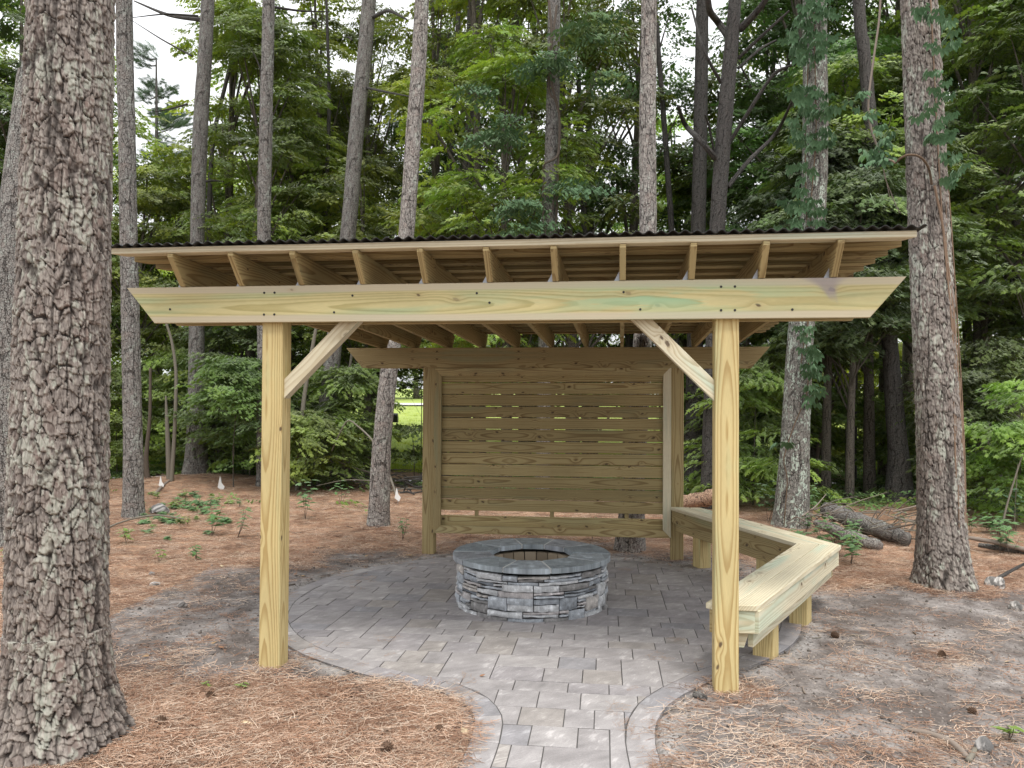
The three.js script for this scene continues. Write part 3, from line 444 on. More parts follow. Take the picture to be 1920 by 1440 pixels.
// ---------- the bench: two arms that meet in a mitre ----------
{
  const root = thing('corner_bench', 'low angled pale pine bench wrapping from the front right post to the screen', 'bench', loc(0, 0, 0)); root.rotation.y = -YAW; let sd = 300;
  const sy = (lz) => 0.485 + 0.0115 * lz, A = [2.83, 0.16], B = [3.805, 2.235], C = [2.86, 4.17], n1 = [0.905, -0.425], n2 = [0.898, 0.439], w = 0.30, tip = [4.165, 2.215];
  const seat = (name, poly, th, drop, mat, hdir) => { // a flat board cut to a plan outline (lx, lz)
    const s = new THREE.Shape(); poly.forEach(([x, z], i) => (i ? s.lineTo(x, z) : s.moveTo(x, z))); const g = new THREE.ExtrudeGeometry(s, { depth: th - 0.008, bevelEnabled: true, bevelThickness: 0.004, bevelSize: 0.005, bevelOffset: -0.005, bevelSegments: 2 }); g.clearGroups(); g.translate(0, 0, -th + 0.004);
    const r = rngOf(sd++), ou = r() * 3, ov = r(); bakeUV(g, (x, y, z) => { const a = x * hdir[0] + y * hdir[1], b = y * hdir[0] - x * hdir[1]; return [a / TL + ou, (b + z * 0.7) / TW + ov]; }); g.rotateX(-Math.PI / 2); const p = g.attributes.position; for (let i = 0; i < p.count; i++) p.setY(i, p.getY(i) + sy(-p.getZ(i)) - drop); g.computeVertexNormals(); return part(name, g, mat, root);
  };
  const along = (p, n, d) => [p[0] + n[0] * d, p[1] + n[1] * d], d1 = [0.425, 0.905], d2 = [-0.439, 0.898], mid = [lerp(B[0], tip[0], 0.5), lerp(B[1], tip[1], 0.5)];
  const e1 = along(A, n1, w / 2), o1 = along(A, n1, w);
  const zc = 0.165, at1 = (p) => [p[0] + d1[0] * (zc - p[1]) / d1[1], zc], zb = 4.185, at2 = (p) => [p[0] + d2[0] * (zb - p[1]) / d2[1], zb];
  const g = 0.0022, gm = 0.0015;
  seat('seat_board', [[at1(A)[0] + 0.0, zc + 0.03], [at1(A)[0] + 0.035, zc], [at1(e1)[0] - g, zc], [mid[0] - g, mid[1] - gm], [B[0], B[1] - gm]], 0.036, 0, woodPale[1], d1);
  seat('seat_board', [[at1(e1)[0] + g, zc], [at1(o1)[0] - 0.035, zc], [at1(o1)[0] + 0.01, zc + 0.06], [tip[0], tip[1] - gm], [mid[0] + g, mid[1] - gm]], 0.036, 0, woodPale[3], d1);
  const e2 = along(C, n2, w / 2), o2 = along(C, n2, w);
  seat('seat_board', [[B[0], B[1] + gm], [mid[0] - g, mid[1] + gm], [at2(e2)[0] - g, zb], [at2(C)[0], zb]], 0.036, 0, woodPale[0], d2);
  seat('seat_board', [[mid[0] + g, mid[1] + gm], [tip[0], tip[1] + gm], [at2(o2)[0], zb], [at2(e2)[0] + g, zb]], 0.036, 0, woodPale[4], d2);
  const W = (p, y) => V(p[0], y, -p[1]);
  const apron = (p, q, drop, h, th, mat) => { const a = W(p, sy(p[1]) - drop - h), b = W(q, sy(q[1]) - drop - h); const m = part('apron', plank(rect(a.distanceTo(b), h), th, sd++), mat, root); return lay(m, a, b); };
  const ins = (p, n, d) => along(p, n, d);
  const oA = at1(o1), oC = at2(o2), iA = at1(A), iC = at2(C);
  // upper apron all round, a narrower set-back board beneath
  apron(along(oA, n1, -0.035), along(tip, n1, -0.04), 0.036, 0.139, T_(), woodPale[2]); apron(along(ins(iA, n1, 0.03), d1, 0.02), ins(B, n1, 0.045), 0.036, 0.139, T_(), woodMid[4]);
  apron(along(tip, n2, -0.04), along(oC, n2, -0.035), 0.036, 0.139, T_(), woodPale[0]); apron(ins(B, n2, 0.035), ins(iC, n2, 0.03), 0.036, 0.139, T_(), woodMid[2]);
  apron(along(along(oA, n1, -0.078), d1, 0.03), along(along(tip, n1, -0.085), d1, -0.01), 0.177, 0.094, T_(), woodPale[4]); apron(ins(B, n2, 0.08), ins(iC, n2, 0.075), 0.177, 0.094, T_(), woodMid[0]);
  apron(along(along(tip, n2, -0.09), d2, 0.02), along(oC, n2, -0.08), 0.177, 0.094, T_(), woodMid[1]); apron(along(ins(iA, n1, 0.075), d1, 0.03), ins(B, n1, 0.09), 0.177, 0.094, T_(), woodMid[1]);
  // end blocks of the near end
  { const a = along(iA, [1, 0.0], 0.035), b = along(oA, [-1, 0], 0.04); const m = part('end_board', plank(rect(b[0] - a[0], 0.139), 0.036, sd++), woodPale[1], root); lay(m, V(a[0], sy(zc) - 0.176, -(zc + 0.03)), V(b[0], sy(zc) - 0.176, -(zc + 0.03))); const m2 = part('end_board', plank([[0.06, 0], [b[0] - a[0] - 0.06, 0], [b[0] - a[0] - 0.03, 0.094], [0.03, 0.094]], 0.036, sd++), woodPale[3], root); lay(m2, V(a[0], sy(zc) - 0.272, -(zc + 0.06)), V(b[0], sy(zc) - 0.272, -(zc + 0.06))); }
  const leg = (p, d) => { const h = sy(p[1]) - 0.045 + 0.25; const m = part('leg', plank(rect(h, 0.14), 0.14, sd++, { bevel: 0.005 }), woodPost[(sd * 2) % 5], root), o = V(d[0], 0, -d[1]); lay(m, W(p, -0.25).add(o.clone().multiplyScalar(0.07)), W(p, 1).add(o.clone().multiplyScalar(0.07)), o.clone().negate()); };
  for (const [t, dd, nn, base] of [[0.78, d1, n1, A], [1.78, d1, n1, A], [0.62, d2, n2, B], [1.75, d2, n2, B]]) leg([base[0] + dd[0] * t + nn[0] * 0.15, base[1] + dd[1] * t + nn[1] * 0.15], dd);
  partNames(root); function T_() { return 0.036; }
}

// ---------- the fire pit ----------
{
  const root = thing('fire_pit', 'round stacked stone fire pit with a bluestone cap in the middle of the patio', 'fire pit', V(0.178, -0.04, -6.885)); const R = rngOf(77), H = 0.407, RW = 0.642;
  const stone = tex(512, 512, (x, y, c) => { const n = fbm(x / 40, y / 40, 91, 5), m = vn(x / 3, y / 3, 92), d = fbm(x / 14, y / 60, 93, 3); const k = (0.38 + 0.34 * (n - 0.5) + 0.16 * (d - 0.5)) * (0.85 + 0.3 * m) + 0.12 * sstep(0.62, 0.78, n); c[0] = k * 0.97; c[1] = k; c[2] = k * 1.04; });
  const mk = (t, r = 0.85) => std(t, { map: stone, roughness: r, bumpMap: stone, bumpScale: 0.012 });
  const mats = [mk([0.98, 1.02, 1.06]), mk([1.35, 1.34, 1.32]), mk([0.42, 0.45, 0.49]), mk([1.2, 1.10, 1.0]), mk([0.75, 0.79, 0.83]), mk([1.2, 1.10, 1.05]), mk([0.60, 0.57, 0.54]), mk([1.12, 1.16, 1.2])];
  const hU = 15, wU = 96, occ = new Uint8Array(hU * wU), du = (H - 0.035 + 0.012) / hU; let made = 0;
  const ledge = (a0, a1, y0, y1, out) => { // one ledgestone: a bent, lumpy block
    const nx = Math.max(3, Math.round((a1 - a0) * RW / 0.03)), ny = Math.max(2, Math.round((y1 - y0) / 0.022)), gp = 0.0035, pos = [], idx = [], s = R() * 90, jig = () => (R() - 0.5) * 0.011, jt = [jig(), jig(), jig(), jig()];
    const P = (u, v, e) => { const a = lerp(a0 + gp / RW, a1 - gp / RW, u), y = lerp(y0 + gp + lerp(jt[0], jt[1], u) + 0.010 * (vn(u * 4 + s, 1, 7) - 0.5), y1 - gp + lerp(jt[2], jt[3], u) + 0.010 * (vn(u * 4 + s, 5, 7) - 0.5), v); const ed = Math.min(u * (a1 - a0) * RW, (1 - u) * (a1 - a0) * RW, v * (y1 - y0), (1 - v) * (y1 - y0)); const r = e ? RW - 0.03 : RW + out - 0.012 * sstep(0.014, 0, ed) + 0.022 * (fbm(a * 16 + s, y * 20 + s, 11, 3) - 0.5); return [Math.sin(a) * r, y, Math.cos(a) * r]; };
    for (let j = 0; j <= ny; j++) for (let i = 0; i <= nx; i++) pos.push(...P(i / nx, j / ny));
    for (let j = 0; j < ny; j++) for (let i = 0; i < nx; i++) { const a = j * (nx + 1) + i, b = a + 1, c = a + nx + 1, d = c + 1; idx.push(a, b, d, a, d, c); }
    const rim = []; for (let i = 0; i < nx; i++) rim.push([i, 0]); for (let j = 0; j < ny; j++) rim.push([nx, j]); for (let i = nx; i > 0; i--) rim.push([i, ny]); for (let j = ny; j > 0; j--) rim.push([0, j]);
    const k0 = pos.length / 3; rim.forEach(([i, j]) => { pos.push(...P(i / nx, j / ny)); pos.push(...P(i / nx, j / ny, true)); }); for (let k = 0; k < rim.length; k++) { const a = k0 + 2 * k, b = k0 + 2 * ((k + 1) % rim.length); idx.push(a, a + 1, b + 1, a, b + 1, b); }
    let g = new THREE.BufferGeometry(); g.setAttribute('position', new THREE.Float32BufferAttribute(pos, 3)); g.setIndex(idx); g.computeVertexNormals(); const ou = R() * 4, ov = R() * 4; return bakeUV(g, (x, y, z) => [Math.atan2(x, z) * RW / 0.5 + ou, y / 0.5 + ov]);
  };
  const size = [[5, 1], [6, 1], [7, 1], [3, 2], [5, 2], [7, 2], [4, 1], [6, 1], [4, 4], [5, 3], [8, 1], [6, 2], [5, 1], [8, 2]];
  for (let j = 0; j < hU; j++) for (let i = 0; i < wU; i++) {
    if (occ[j * wU + i]) continue; let run = 0; while (i + run < wU && !occ[j * wU + i + run]) run++; let w = Math.min(run, 3), h = 1;
    for (let k = 0; k < 14; k++) { const q = size[(R() * size.length) | 0]; if (q[0] <= run && run - q[0] !== 1 && j + q[1] <= hU) { [w, h] = q; break; } if (k === 13 && run <= 4) w = run; }
    for (let b = 0; b < h; b++) for (let a = 0; a < w; a++) occ[(j + b) * wU + i + a] = 1;
    const a0 = i / wU * Math.PI * 2 + Math.PI, a1 = (i + w) / wU * Math.PI * 2 + Math.PI; part('ledge_stone', ledge(a0, a1, j * du - 0.004, (j + h) * du - 0.004, 0.002 + 0.026 * R()), mats[[0, 1, 2, 3, 4, 5, 6, 7, 0, 1, 7, 1][(R() * 12) | 0]], root); made++;
  }
  // backing wall, cap slabs with pale joints, fire bricks
  const wall = new THREE.LatheGeometry([[0.395, -0.03], [0.395, H - 0.06], [RW - 0.012, H - 0.06], [RW - 0.012, -0.03]].map(([x, y]) => new THREE.Vector2(x, y)), 72); part('backing', wall, std([0.045, 0.043, 0.042]), root);
  const capM = [mk([0.76, 0.84, 0.87], 0.6), mk([0.88, 0.96, 1.0], 0.6), mk([0.68, 0.76, 0.80], 0.6), mk([0.82, 0.85, 0.89], 0.6)], nC = 10, RO = 0.683, RI = 0.36;
  for (let i = 0; i < nC; i++) { const a0 = (i + 0.06 + 0.25 * hash(i, 1, 5)) / nC * Math.PI * 2 + 0.16, a1 = (i + 1.06 + 0.25 * hash((i + 1) % nC, 1, 5)) / nC * Math.PI * 2 + 0.16, e = 0.0065, poly = []; for (let k = 0; k <= 8; k++) { const a = lerp(a0 + e / RO, a1 - e / RO, k / 8); poly.push([Math.sin(a) * RO, Math.cos(a) * RO]); } poly.push([Math.sin(a1 - e / RI) * RI, Math.cos(a1 - e / RI) * RI], [Math.sin(a0 + e / RI) * RI, Math.cos(a0 + e / RI) * RI]); const g = slab(poly.map(([x, z]) => [x, -z]), () => H + 0.040, 0, 0.006, 0.042, 50 + i); part('cap_stone', g, capM[i % 4], root); }
  const ring = new THREE.LatheGeometry([[RI + 0.006, H], [RI + 0.006, H + 0.0362], [RO - 0.008, H + 0.0362], [RO - 0.008, H]].map(([x, y]) => new THREE.Vector2(x, y)), 64); part('grout', ring, std([0.6, 0.61, 0.6]), root);
  const brickG = plankBrick(), brM = [std([0.36, 0.29, 0.205], { bumpMap: stone, bumpScale: 0.006 }), std([0.28, 0.225, 0.16]), std([0.41, 0.335, 0.245])];
  for (let i = 0; i < 22; i++) { const a = i / 22 * Math.PI * 2, m = part('fire_brick', brickG, brM[i % 3], root); m.position.set(Math.sin(a) * 0.405, H - 0.135, Math.cos(a) * 0.405); m.rotation.y = a; const m2 = part('fire_brick', brickG, brM[(i + 1) % 3], root); m2.position.set(Math.sin(a + 0.14) * 0.405, H - 0.345, Math.cos(a + 0.14) * 0.405); m2.rotation.y = a + 0.14; }
  function plankBrick() { const s = new THREE.Shape(); s.moveTo(-0.051, -0.1); s.lineTo(0.051, -0.1); s.lineTo(0.051, 0.1); s.lineTo(-0.051, 0.1); const g = new THREE.ExtrudeGeometry(s, { depth: 0.05, bevelEnabled: true, bevelThickness: 0.004, bevelSize: 0.004, bevelOffset: -0.004, bevelSegments: 1 }); g.clearGroups(); g.translate(0, 0, -0.03); return g; }
  const fl = new THREE.CylinderGeometry(0.40, 0.40, 0.02, 32); fl.translate(0, 0.012, 0); part('ash_bed', fl, std([0.10, 0.095, 0.09]), root); partNames(root);
}

// ---------- the trees ----------
// a trunk from its foot on the ground through the places where it shows: [u, v, width in photo pixels]
function trunkPath(Z, marks, topY, o = {}) {
  const pts = marks.map(([u, v, w]) => ({ p: at(u, v, Z), r: w / 2 / F * Z }));
  const f = pts[0]; f.p.y = height(f.p.x, Z) - 0.12; const a = pts[pts.length - 2], b = pts[pts.length - 1], k = (topY - b.p.y) / Math.max(0.5, b.p.y - a.p.y);
  if (topY > b.p.y + 0.3) pts.push({ p: b.p.clone().add(b.p.clone().sub(a.p).multiplyScalar(k * 0.6)).setY(topY), r: b.r * (o.taper ?? 0.6) });
  return pts;
}
function flare(pts, k = 1.25, h = 0.4) { const f = pts[0], d = pts[1].p.clone().sub(f.p).normalize(); const r1 = f.r; pts.splice(1, 0, { p: f.p.clone().add(d.clone().multiplyScalar(h * 0.45)), r: r1 * (1 + (k - 1) * 0.42) }, { p: f.p.clone().add(d.multiplyScalar(h)), r: r1 * 1.02 }); f.r *= k; return pts; }
const circRep = (r, tileU = 0.75) => Math.max(1, Math.round(2 * Math.PI * r / tileU));
const tuft = (() => { const R = rngOf(61), tr = []; for (let k = 0; k < 110; k++) { const a = R() * 6.283, l = 0.09 + 0.08 * R(), x = R() * 0.34; const d = V(0.75 + 0.5 * R(), Math.sin(a) * 0.9, Math.cos(a) * 0.9).normalize().multiplyScalar(l), w = 0.0026; tr.push([[x, -w, -w], [x + d.x, d.y, d.z], [x, w, w]]); } return soup(tr); })();
function pineCrown(root, tip, seed, n, spread, low) { // needle tufts on boughs near the top
  const R = rngOf(seed), boughs = [], mats = [], tints = [];
  for (let k = 0; k < n; k++) { const a = R() * 6.283, y = tip.y - low * R(), l = spread * (0.4 + 0.6 * R()) * (0.35 + 0.65 * (tip.y - y) / low), d = V(Math.cos(a), 0.15 + 0.25 * R(), Math.sin(a)), b = V(tip.x, y, tip.z), e = b.clone().add(d.clone().multiplyScalar(l)); boughs.push(tube([{ p: b, r: 0.035 }, { p: b.clone().lerp(e, 0.5).add(V(0, -0.1, 0)), r: 0.02 }, { p: e, r: 0.006 }], 5, 4, { cap: false })); for (let q = 0; q < 30; q++) { const t = 0.35 + 0.7 * R(), p = b.clone().lerp(e, t).add(V((R() - 0.5) * 0.7, (R() - 0.3) * 0.5, (R() - 0.5) * 0.7)); mats.push(euler((R() - 0.5) * 1, -a + (R() - 0.5) * 2, R() * 0.9, p.x, p.y, p.z, 0.9 + 0.6 * R())); const g = 0.8 + 0.5 * R(); tints.push(new THREE.Color(g, g, g)); } }
  part('bough', merge(boughs), M.dark, root); return kind(instanced('crown', tuft, L.needle, mats, root, tints), 'stuff');
}
function pine(name, label, Z, marks, o = {}) {
  const pts = trunkPath(Z, marks, o.top ?? 17.5, o), base = pts[0].p.clone(), g = thing(name, label, 'pine tree', base, o.group); if (o.flare !== 0) flare(pts, o.flare || 1.3, o.flareH || 0.35);
  const lp = pts.map((q) => ({ p: q.p.clone().sub(base), r: q.r })), r0 = pts[2].r, rep = circRep(r0), R = rngOf(o.seed || 1);
  const geo = o.geo ? o.geo(lp) : tube(lp, o.nr || 28, o.ns || 90, { rep, tileV: 2 * (2 * Math.PI * r0 / rep) / 0.75, v0: R(), disp: (a, s, r) => r * 0.05 * (vn(Math.cos(a) * 2 + 5, s * 1.2 + Math.sin(a) * 2, o.seed || 3) - 0.5) + 0.010 * (vn(Math.cos(a) * 9 + 9, s * 9 + 9 * Math.sin(a), 8) - 0.5) });
  part('trunk', geo, o.mat || M.pine, g);
  for (const [u, v, u2, v2, w, dz] of o.limbs || []) { const a = at(u, v, Z).sub(base), b = at(u2, v2, Z + (dz || 0)).sub(base), m = a.clone().lerp(b, 0.5).add(V(0, 0.04 * a.distanceTo(b) * (R() - 0.3) * 3, 0)); part('limb', tube([{ p: a, r: w / F * Z / 2 }, { p: m, r: w / F * Z / 2.6 }, { p: b, r: w / F * Z / 6 }], 6, 10, { tileV: 2 }), o.limbMat || M.dark, g); }
  const tp = lp[lp.length - 1].p; pineCrown(g, tp.clone(), (o.seed || 1) * 13, o.boughs ?? 14, 2.2, 4.0); partNames(g); return g;
}
// the two large pines near the camera: their bark is modelled
function barkTrunk(lp, nr, ns, seed, nx, w, h, amp, o) {
  const cv = lp.reduce((s, q, i) => s + (i ? q.p.distanceTo(lp[i - 1].p) : 0), 0), r0 = lp[2].r, circ = 2 * Math.PI * r0, ny = Math.round(nx * cv / circ * 0.46 / 4) * 4, f = barkFn(seed, nx, ny, o), q = {}, shapes = nr * ns;
  const geo = tube(lp, nr, ns, { rep: 1, tileV: cv, disp: (a, s, r) => { f(a / (2 * Math.PI) * nx, s / cv * ny, q); const low = sstep(0.6, 0.0, s); return (q.h - 0.5) * amp * (0.8 + 0.6 * low) + r * 0.05 * (vn(Math.cos(a) * 1.5 + 4, s * 0.9 + Math.sin(a) * 1.5, seed) - 0.5) + low * r * 0.16 * (Math.sin(a * 5 + 1) * 0.5 + 0.5) * sstep(0.5, 0, s); } });
  const map = tex(w, h, (x, y, c) => { f((x + 0.5) / w * nx, (y + 0.5) / h * ny, q); c[0] = q.r; c[1] = q.g; c[2] = q.b; });
  return [geo, std([1, 1, 1], { map, roughness: 0.95 })];
}
function bigPine(name, label, Z, marks, nr, ns, seed, nx, w, h, amp, o, top) {
  const pts = trunkPath(Z, marks, top, { taper: 0.93 }), base = pts[0].p.clone(), g = thing(name, label, 'pine tree', base); flare(pts, o.flare, o.flareH);
  const lp = pts.map((q) => ({ p: q.p.clone().sub(base), r: q.r })), [geo, mat] = barkTrunk(lp, nr, ns, seed, nx, w, h, amp, o); part('trunk', geo, mat, g);
  const e = lp[lp.length - 1], up = [{ p: e.p.clone().add(V(0, -0.05, 0)), r: e.r * 0.99 }, { p: e.p.clone().add(V(0.1, 5, -0.1)), r: e.r * 0.8 }, { p: e.p.clone().add(V(0.1, 10.5, 0)), r: e.r * 0.5 }]; part('upper_trunk', tube(up, 20, 12, { rep: 2 }), M.pine, g); pineCrown(g, up[2].p.clone(), seed, 14, 2.4, 4); return g;
}
bigPine('large_pine', 'thick foreground pine with flaky lichen spotted bark at the front left', 3.79, [[108, 1432, 166], [108, 1200, 168], [109, 960, 163], [121, 480, 150], [134, 0, 143]], 260, 1000, 201, 25, 576, 2048, 0.032, { lichen: 0.5, bright: 0.88, flare: 1.42, flareH: 0.62, tint: [1.03, 0.97, 0.93] }, 4.9);
const vinePine = bigPine('large_pine', 'thick pine with cracked grey bark and a woody vine right of the bench', 7.24, [[1770, 1112, 88], [1764, 960, 78], [1759, 800, 74], [1743, 440, 69], [1723, 0, 60]], 160, 640, 233, 22, 448, 1792, 0.030, { lichen: 0.6, flare: 1.22, flareH: 0.4, bright: 1.0, tint: [1.03, 0.98, 0.94] }, 6.6);
pine('pine_tree', 'leaning reddish pine directly behind the thick foreground pine', 9.64, [[10, 1020, 66], [8, 760, 62], [20, 480, 58], [60, 150, 50], [84, 0, 46]], { seed: 4, mat: M.pine, nr: 40, ns: 160 });
pine('pine_tree', 'slender straight pine just right of the thick foreground pine', 11.87, [[251, 966, 37], [249, 800, 33], [242, 480, 31], [238, 240, 30], [233, 0, 29]], { seed: 5, mat: M.pine, nr: 32, ns: 140, limbs: [[238, 225, 215, 222, 3, 0]] });
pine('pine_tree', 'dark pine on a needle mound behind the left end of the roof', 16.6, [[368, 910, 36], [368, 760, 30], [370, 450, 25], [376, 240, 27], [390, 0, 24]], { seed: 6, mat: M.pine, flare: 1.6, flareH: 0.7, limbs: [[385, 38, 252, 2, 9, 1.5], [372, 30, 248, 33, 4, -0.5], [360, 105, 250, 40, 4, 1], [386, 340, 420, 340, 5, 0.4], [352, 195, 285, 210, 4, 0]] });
pine('pine_tree', 'slim grey pine rising behind the roof above the left front post', 15.5, [[497, 905, 30], [496, 640, 27], [495, 440, 25], [499, 220, 24], [504, 0, 22]], { seed: 7, mat: M.pine, limbs: [[505, 12, 620, 22, 5, 0.6], [490, 135, 470, 90, 3, 0]] });
pine('pine_tree', 'dark pine leaning right behind the left knee brace', 16.0, [[602, 905, 36], [622, 680, 31], [652, 445, 29], [669, 240, 28], [692, 0, 26]], { seed: 8, mat: M.pine, limbs: [[700, 32, 762, 36, 8, -3], [688, 165, 768, 181, 5, -3], [660, 75, 648, 70, 4, 0.5]] });
pine('pine_tree', 'pale grey pine leaning right beside the left end of the screen', 11.1, [[709, 986, 39], [716, 830, 34], [730, 690, 32], [761, 445, 29], [775, 250, 29], [791, 0, 26]], { seed: 9, mat: M.pinePale, nr: 36, ns: 140 });
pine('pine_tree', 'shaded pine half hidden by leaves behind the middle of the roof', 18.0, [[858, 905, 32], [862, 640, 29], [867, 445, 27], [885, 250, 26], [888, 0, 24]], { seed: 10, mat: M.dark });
const vinePine2 = pine('pine_tree', 'dark red pine with a bare vine twisted round it above the roof middle', 14.5, [[1020, 930, 32], [1023, 700, 29], [1029, 440, 27], [1036, 220, 25], [1039, 0, 23]], { seed: 11, mat: M.pine });
pine('pine_tree', 'pale straight pine rising behind the screen right of the roof middle', 9.5, [[1180, 1034, 52], [1188, 900, 40], [1205, 640, 35], [1215, 440, 32], [1214, 220, 31], [1217, 0, 28]], { seed: 12, mat: M.pinePale, nr: 36, ns: 150 });
pine('pine_tree', 'thin dark pine leaning left beside the pale straight pine', 17.0, [[1275, 905, 13], [1268, 640, 12], [1259, 430, 11], [1245, 230, 10], [1231, 50, 9], [1228, 0, 9]], { seed: 13, mat: M.dark, nr: 14, boughs: 5 });
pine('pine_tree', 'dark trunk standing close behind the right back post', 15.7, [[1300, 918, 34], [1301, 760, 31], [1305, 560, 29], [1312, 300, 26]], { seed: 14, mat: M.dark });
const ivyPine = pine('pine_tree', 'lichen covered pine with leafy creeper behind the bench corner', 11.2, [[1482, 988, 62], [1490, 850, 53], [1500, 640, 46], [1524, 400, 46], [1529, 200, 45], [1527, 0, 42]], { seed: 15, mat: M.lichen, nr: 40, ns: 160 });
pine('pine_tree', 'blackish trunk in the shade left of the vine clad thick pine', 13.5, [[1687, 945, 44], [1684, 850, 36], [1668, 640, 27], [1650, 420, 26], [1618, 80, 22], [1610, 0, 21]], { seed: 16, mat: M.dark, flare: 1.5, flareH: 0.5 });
{ // the forked hardwood
  const Z = 13.0, mk = [[1333, 935, 40], [1338, 700, 33], [1345, 430, 29], [1357, 250, 29], [1370, 100, 27], [1378, 0, 23]], pts = trunkPath(Z, mk, 9.5), base = pts[0].p.clone(), g = thing('forked_tree', 'dark hardwood with many rising side limbs behind the right of the roof', 'tree', base); flare(pts, 1.3, 0.4);
  part('trunk', tube(pts.map((q) => ({ p: q.p.clone().sub(base), r: q.r })), 26, 110, { rep: 2, tileV: 1.6 }), M.dark, g);
  for (const l of [[[1367, 70, 15], [1345, 40, 13], [1330, 18, 12], [1326, -30, 10]], [[1387, 55, 15], [1412, 30, 13], [1434, 2, 11], [1446, -30, 9]], [[1344, 300, 12], [1312, 262, 11], [1285, 235, 9], [1272, 200, 6]], [[1365, 272, 8], [1400, 215, 7], [1450, 140, 6], [1490, 120, 3]], [[1365, 350, 9], [1405, 300, 8], [1455, 250, 7], [1490, 180, 4]], [[1384, 110, 7], [1420, 75, 6], [1480, 20, 4]], [[1352, 155, 7], [1320, 95, 6], [1297, 15, 4]], [[1384, 128, 6], [1425, 92, 5], [1455, 75, 3]], [[1340, 290, 5], [1330, 240, 4], [1322, 215, 3]]]) part('limb', tube(l.map(([u, v, w], i) => ({ p: at(u, v, Z + i * 0.25 * (u % 2 ? 1 : -1)).sub(base), r: w / 2 / F * Z })), 8, 14, { tileV: 1.6 }), M.dark, g);
  partNames(g);
}

// leafy trees: a slim trunk, limbs out to clumps, sprays of leaves in loose flat layers round each
const tint = (R, lo = 0.7, hi = 1.35, yel = 0.25) => { const k = lo + (hi - lo) * R(), y = yel * R(); return new THREE.Color(k * (1 + y), k * (1 + 0.35 * y), k * (1 - 0.5 * y)); };
function leafyTree(name, label, category, x, Z, o) {
  const R = rngOf(o.seed), base = V(x, height(x, Z) - 0.08, -Z), g = thing(name, label, category, base, o.group), H = o.h, lean = V((R() - 0.5) * 0.10 * H, 0, (R() - 0.5) * 0.06 * H), r = o.r ?? 0.012 * H + 0.015;
  const stem = [0, 0.3, 0.65, 1].map((t) => ({ p: V(lean.x * t * t + (R() - 0.5) * 0.1 * t, H * t * 0.97, lean.z * t * t), r: r * (1 - 0.82 * t) }));
  const limbs = [], mats = [], tints = [], lo = o.low ?? 0.3, K = Math.round(o.clumps * (o.dense ?? 1)), per = o.per ?? 21, W = o.w, sz = o.size ?? 1, own = [0.62, 1.0, 1.45, 0.8, 1.2][(o.seed * 7) % 5], oy = 0.35 * R(); const parts = [tube(stem, 9, 16, { tileV: 1.2 })];
  for (let k = 0; k < K; k++) {
    const t = Math.pow(R(), o.even ?? 0.9), y = H * lerp(lo, 1.0, t), prof = W * Math.pow(Math.max(0.05, Math.sin(Math.PI * clamp(lerp(0.18, 0.97, t)))), 0.7), a = R() * 6.283, rad = prof * Math.sqrt(0.12 + 0.88 * R()), st = clamp(y / H - 0.12 - 0.1 * R()), sp = V(lean.x * st * st, H * st * 0.97, lean.z * st * st), tip = V(sp.x + Math.cos(a) * rad, y, sp.z + Math.sin(a) * rad);
    if (k % 2 === 0) limbs.push(tube([{ p: sp, r: r * 0.33 * (1 - 0.6 * st) }, { p: sp.clone().lerp(tip, 0.5).add(V(0, 0.05 * rad, 0)), r: r * 0.18 }, { p: tip, r: 0.004 }], 5, 5, { cap: false }));
    const cs = (0.55 + 0.5 * R()) * (o.clump ?? 0.6), cl = own * (0.7 + 0.6 * R());
    for (let q = 0; q < per; q++) { const b = R() * 6.283, d = cs * Math.sqrt(R()), p = V(tip.x + Math.cos(b) * d, tip.y + (R() - 0.5) * 0.32 * cs - 0.15 * d, tip.z + Math.sin(b) * d); mats.push(euler((R() - 0.5) * 0.5, -b + (R() - 0.5) * 1.6, 0.15 - 0.5 * R(), p.x, p.y, p.z, sz * (0.75 + 0.6 * R()))); { const c = tint(R, o.tlo, o.thi, o.yel); c.r *= cl * (1 + oy); c.g *= cl; c.b *= cl; tints.push(c); } }
  }
  part('trunk', merge(parts), o.bark || M.grey, g); part('limbs', merge(limbs), o.bark || M.grey, g);
  const sp = SPRAY[o.leaf || 'star']; kind(instanced('crown', sp[o.seed % sp.length], o.mat || L.maple, mats, g, tints), 'stuff'); partNames(g); return g;
}
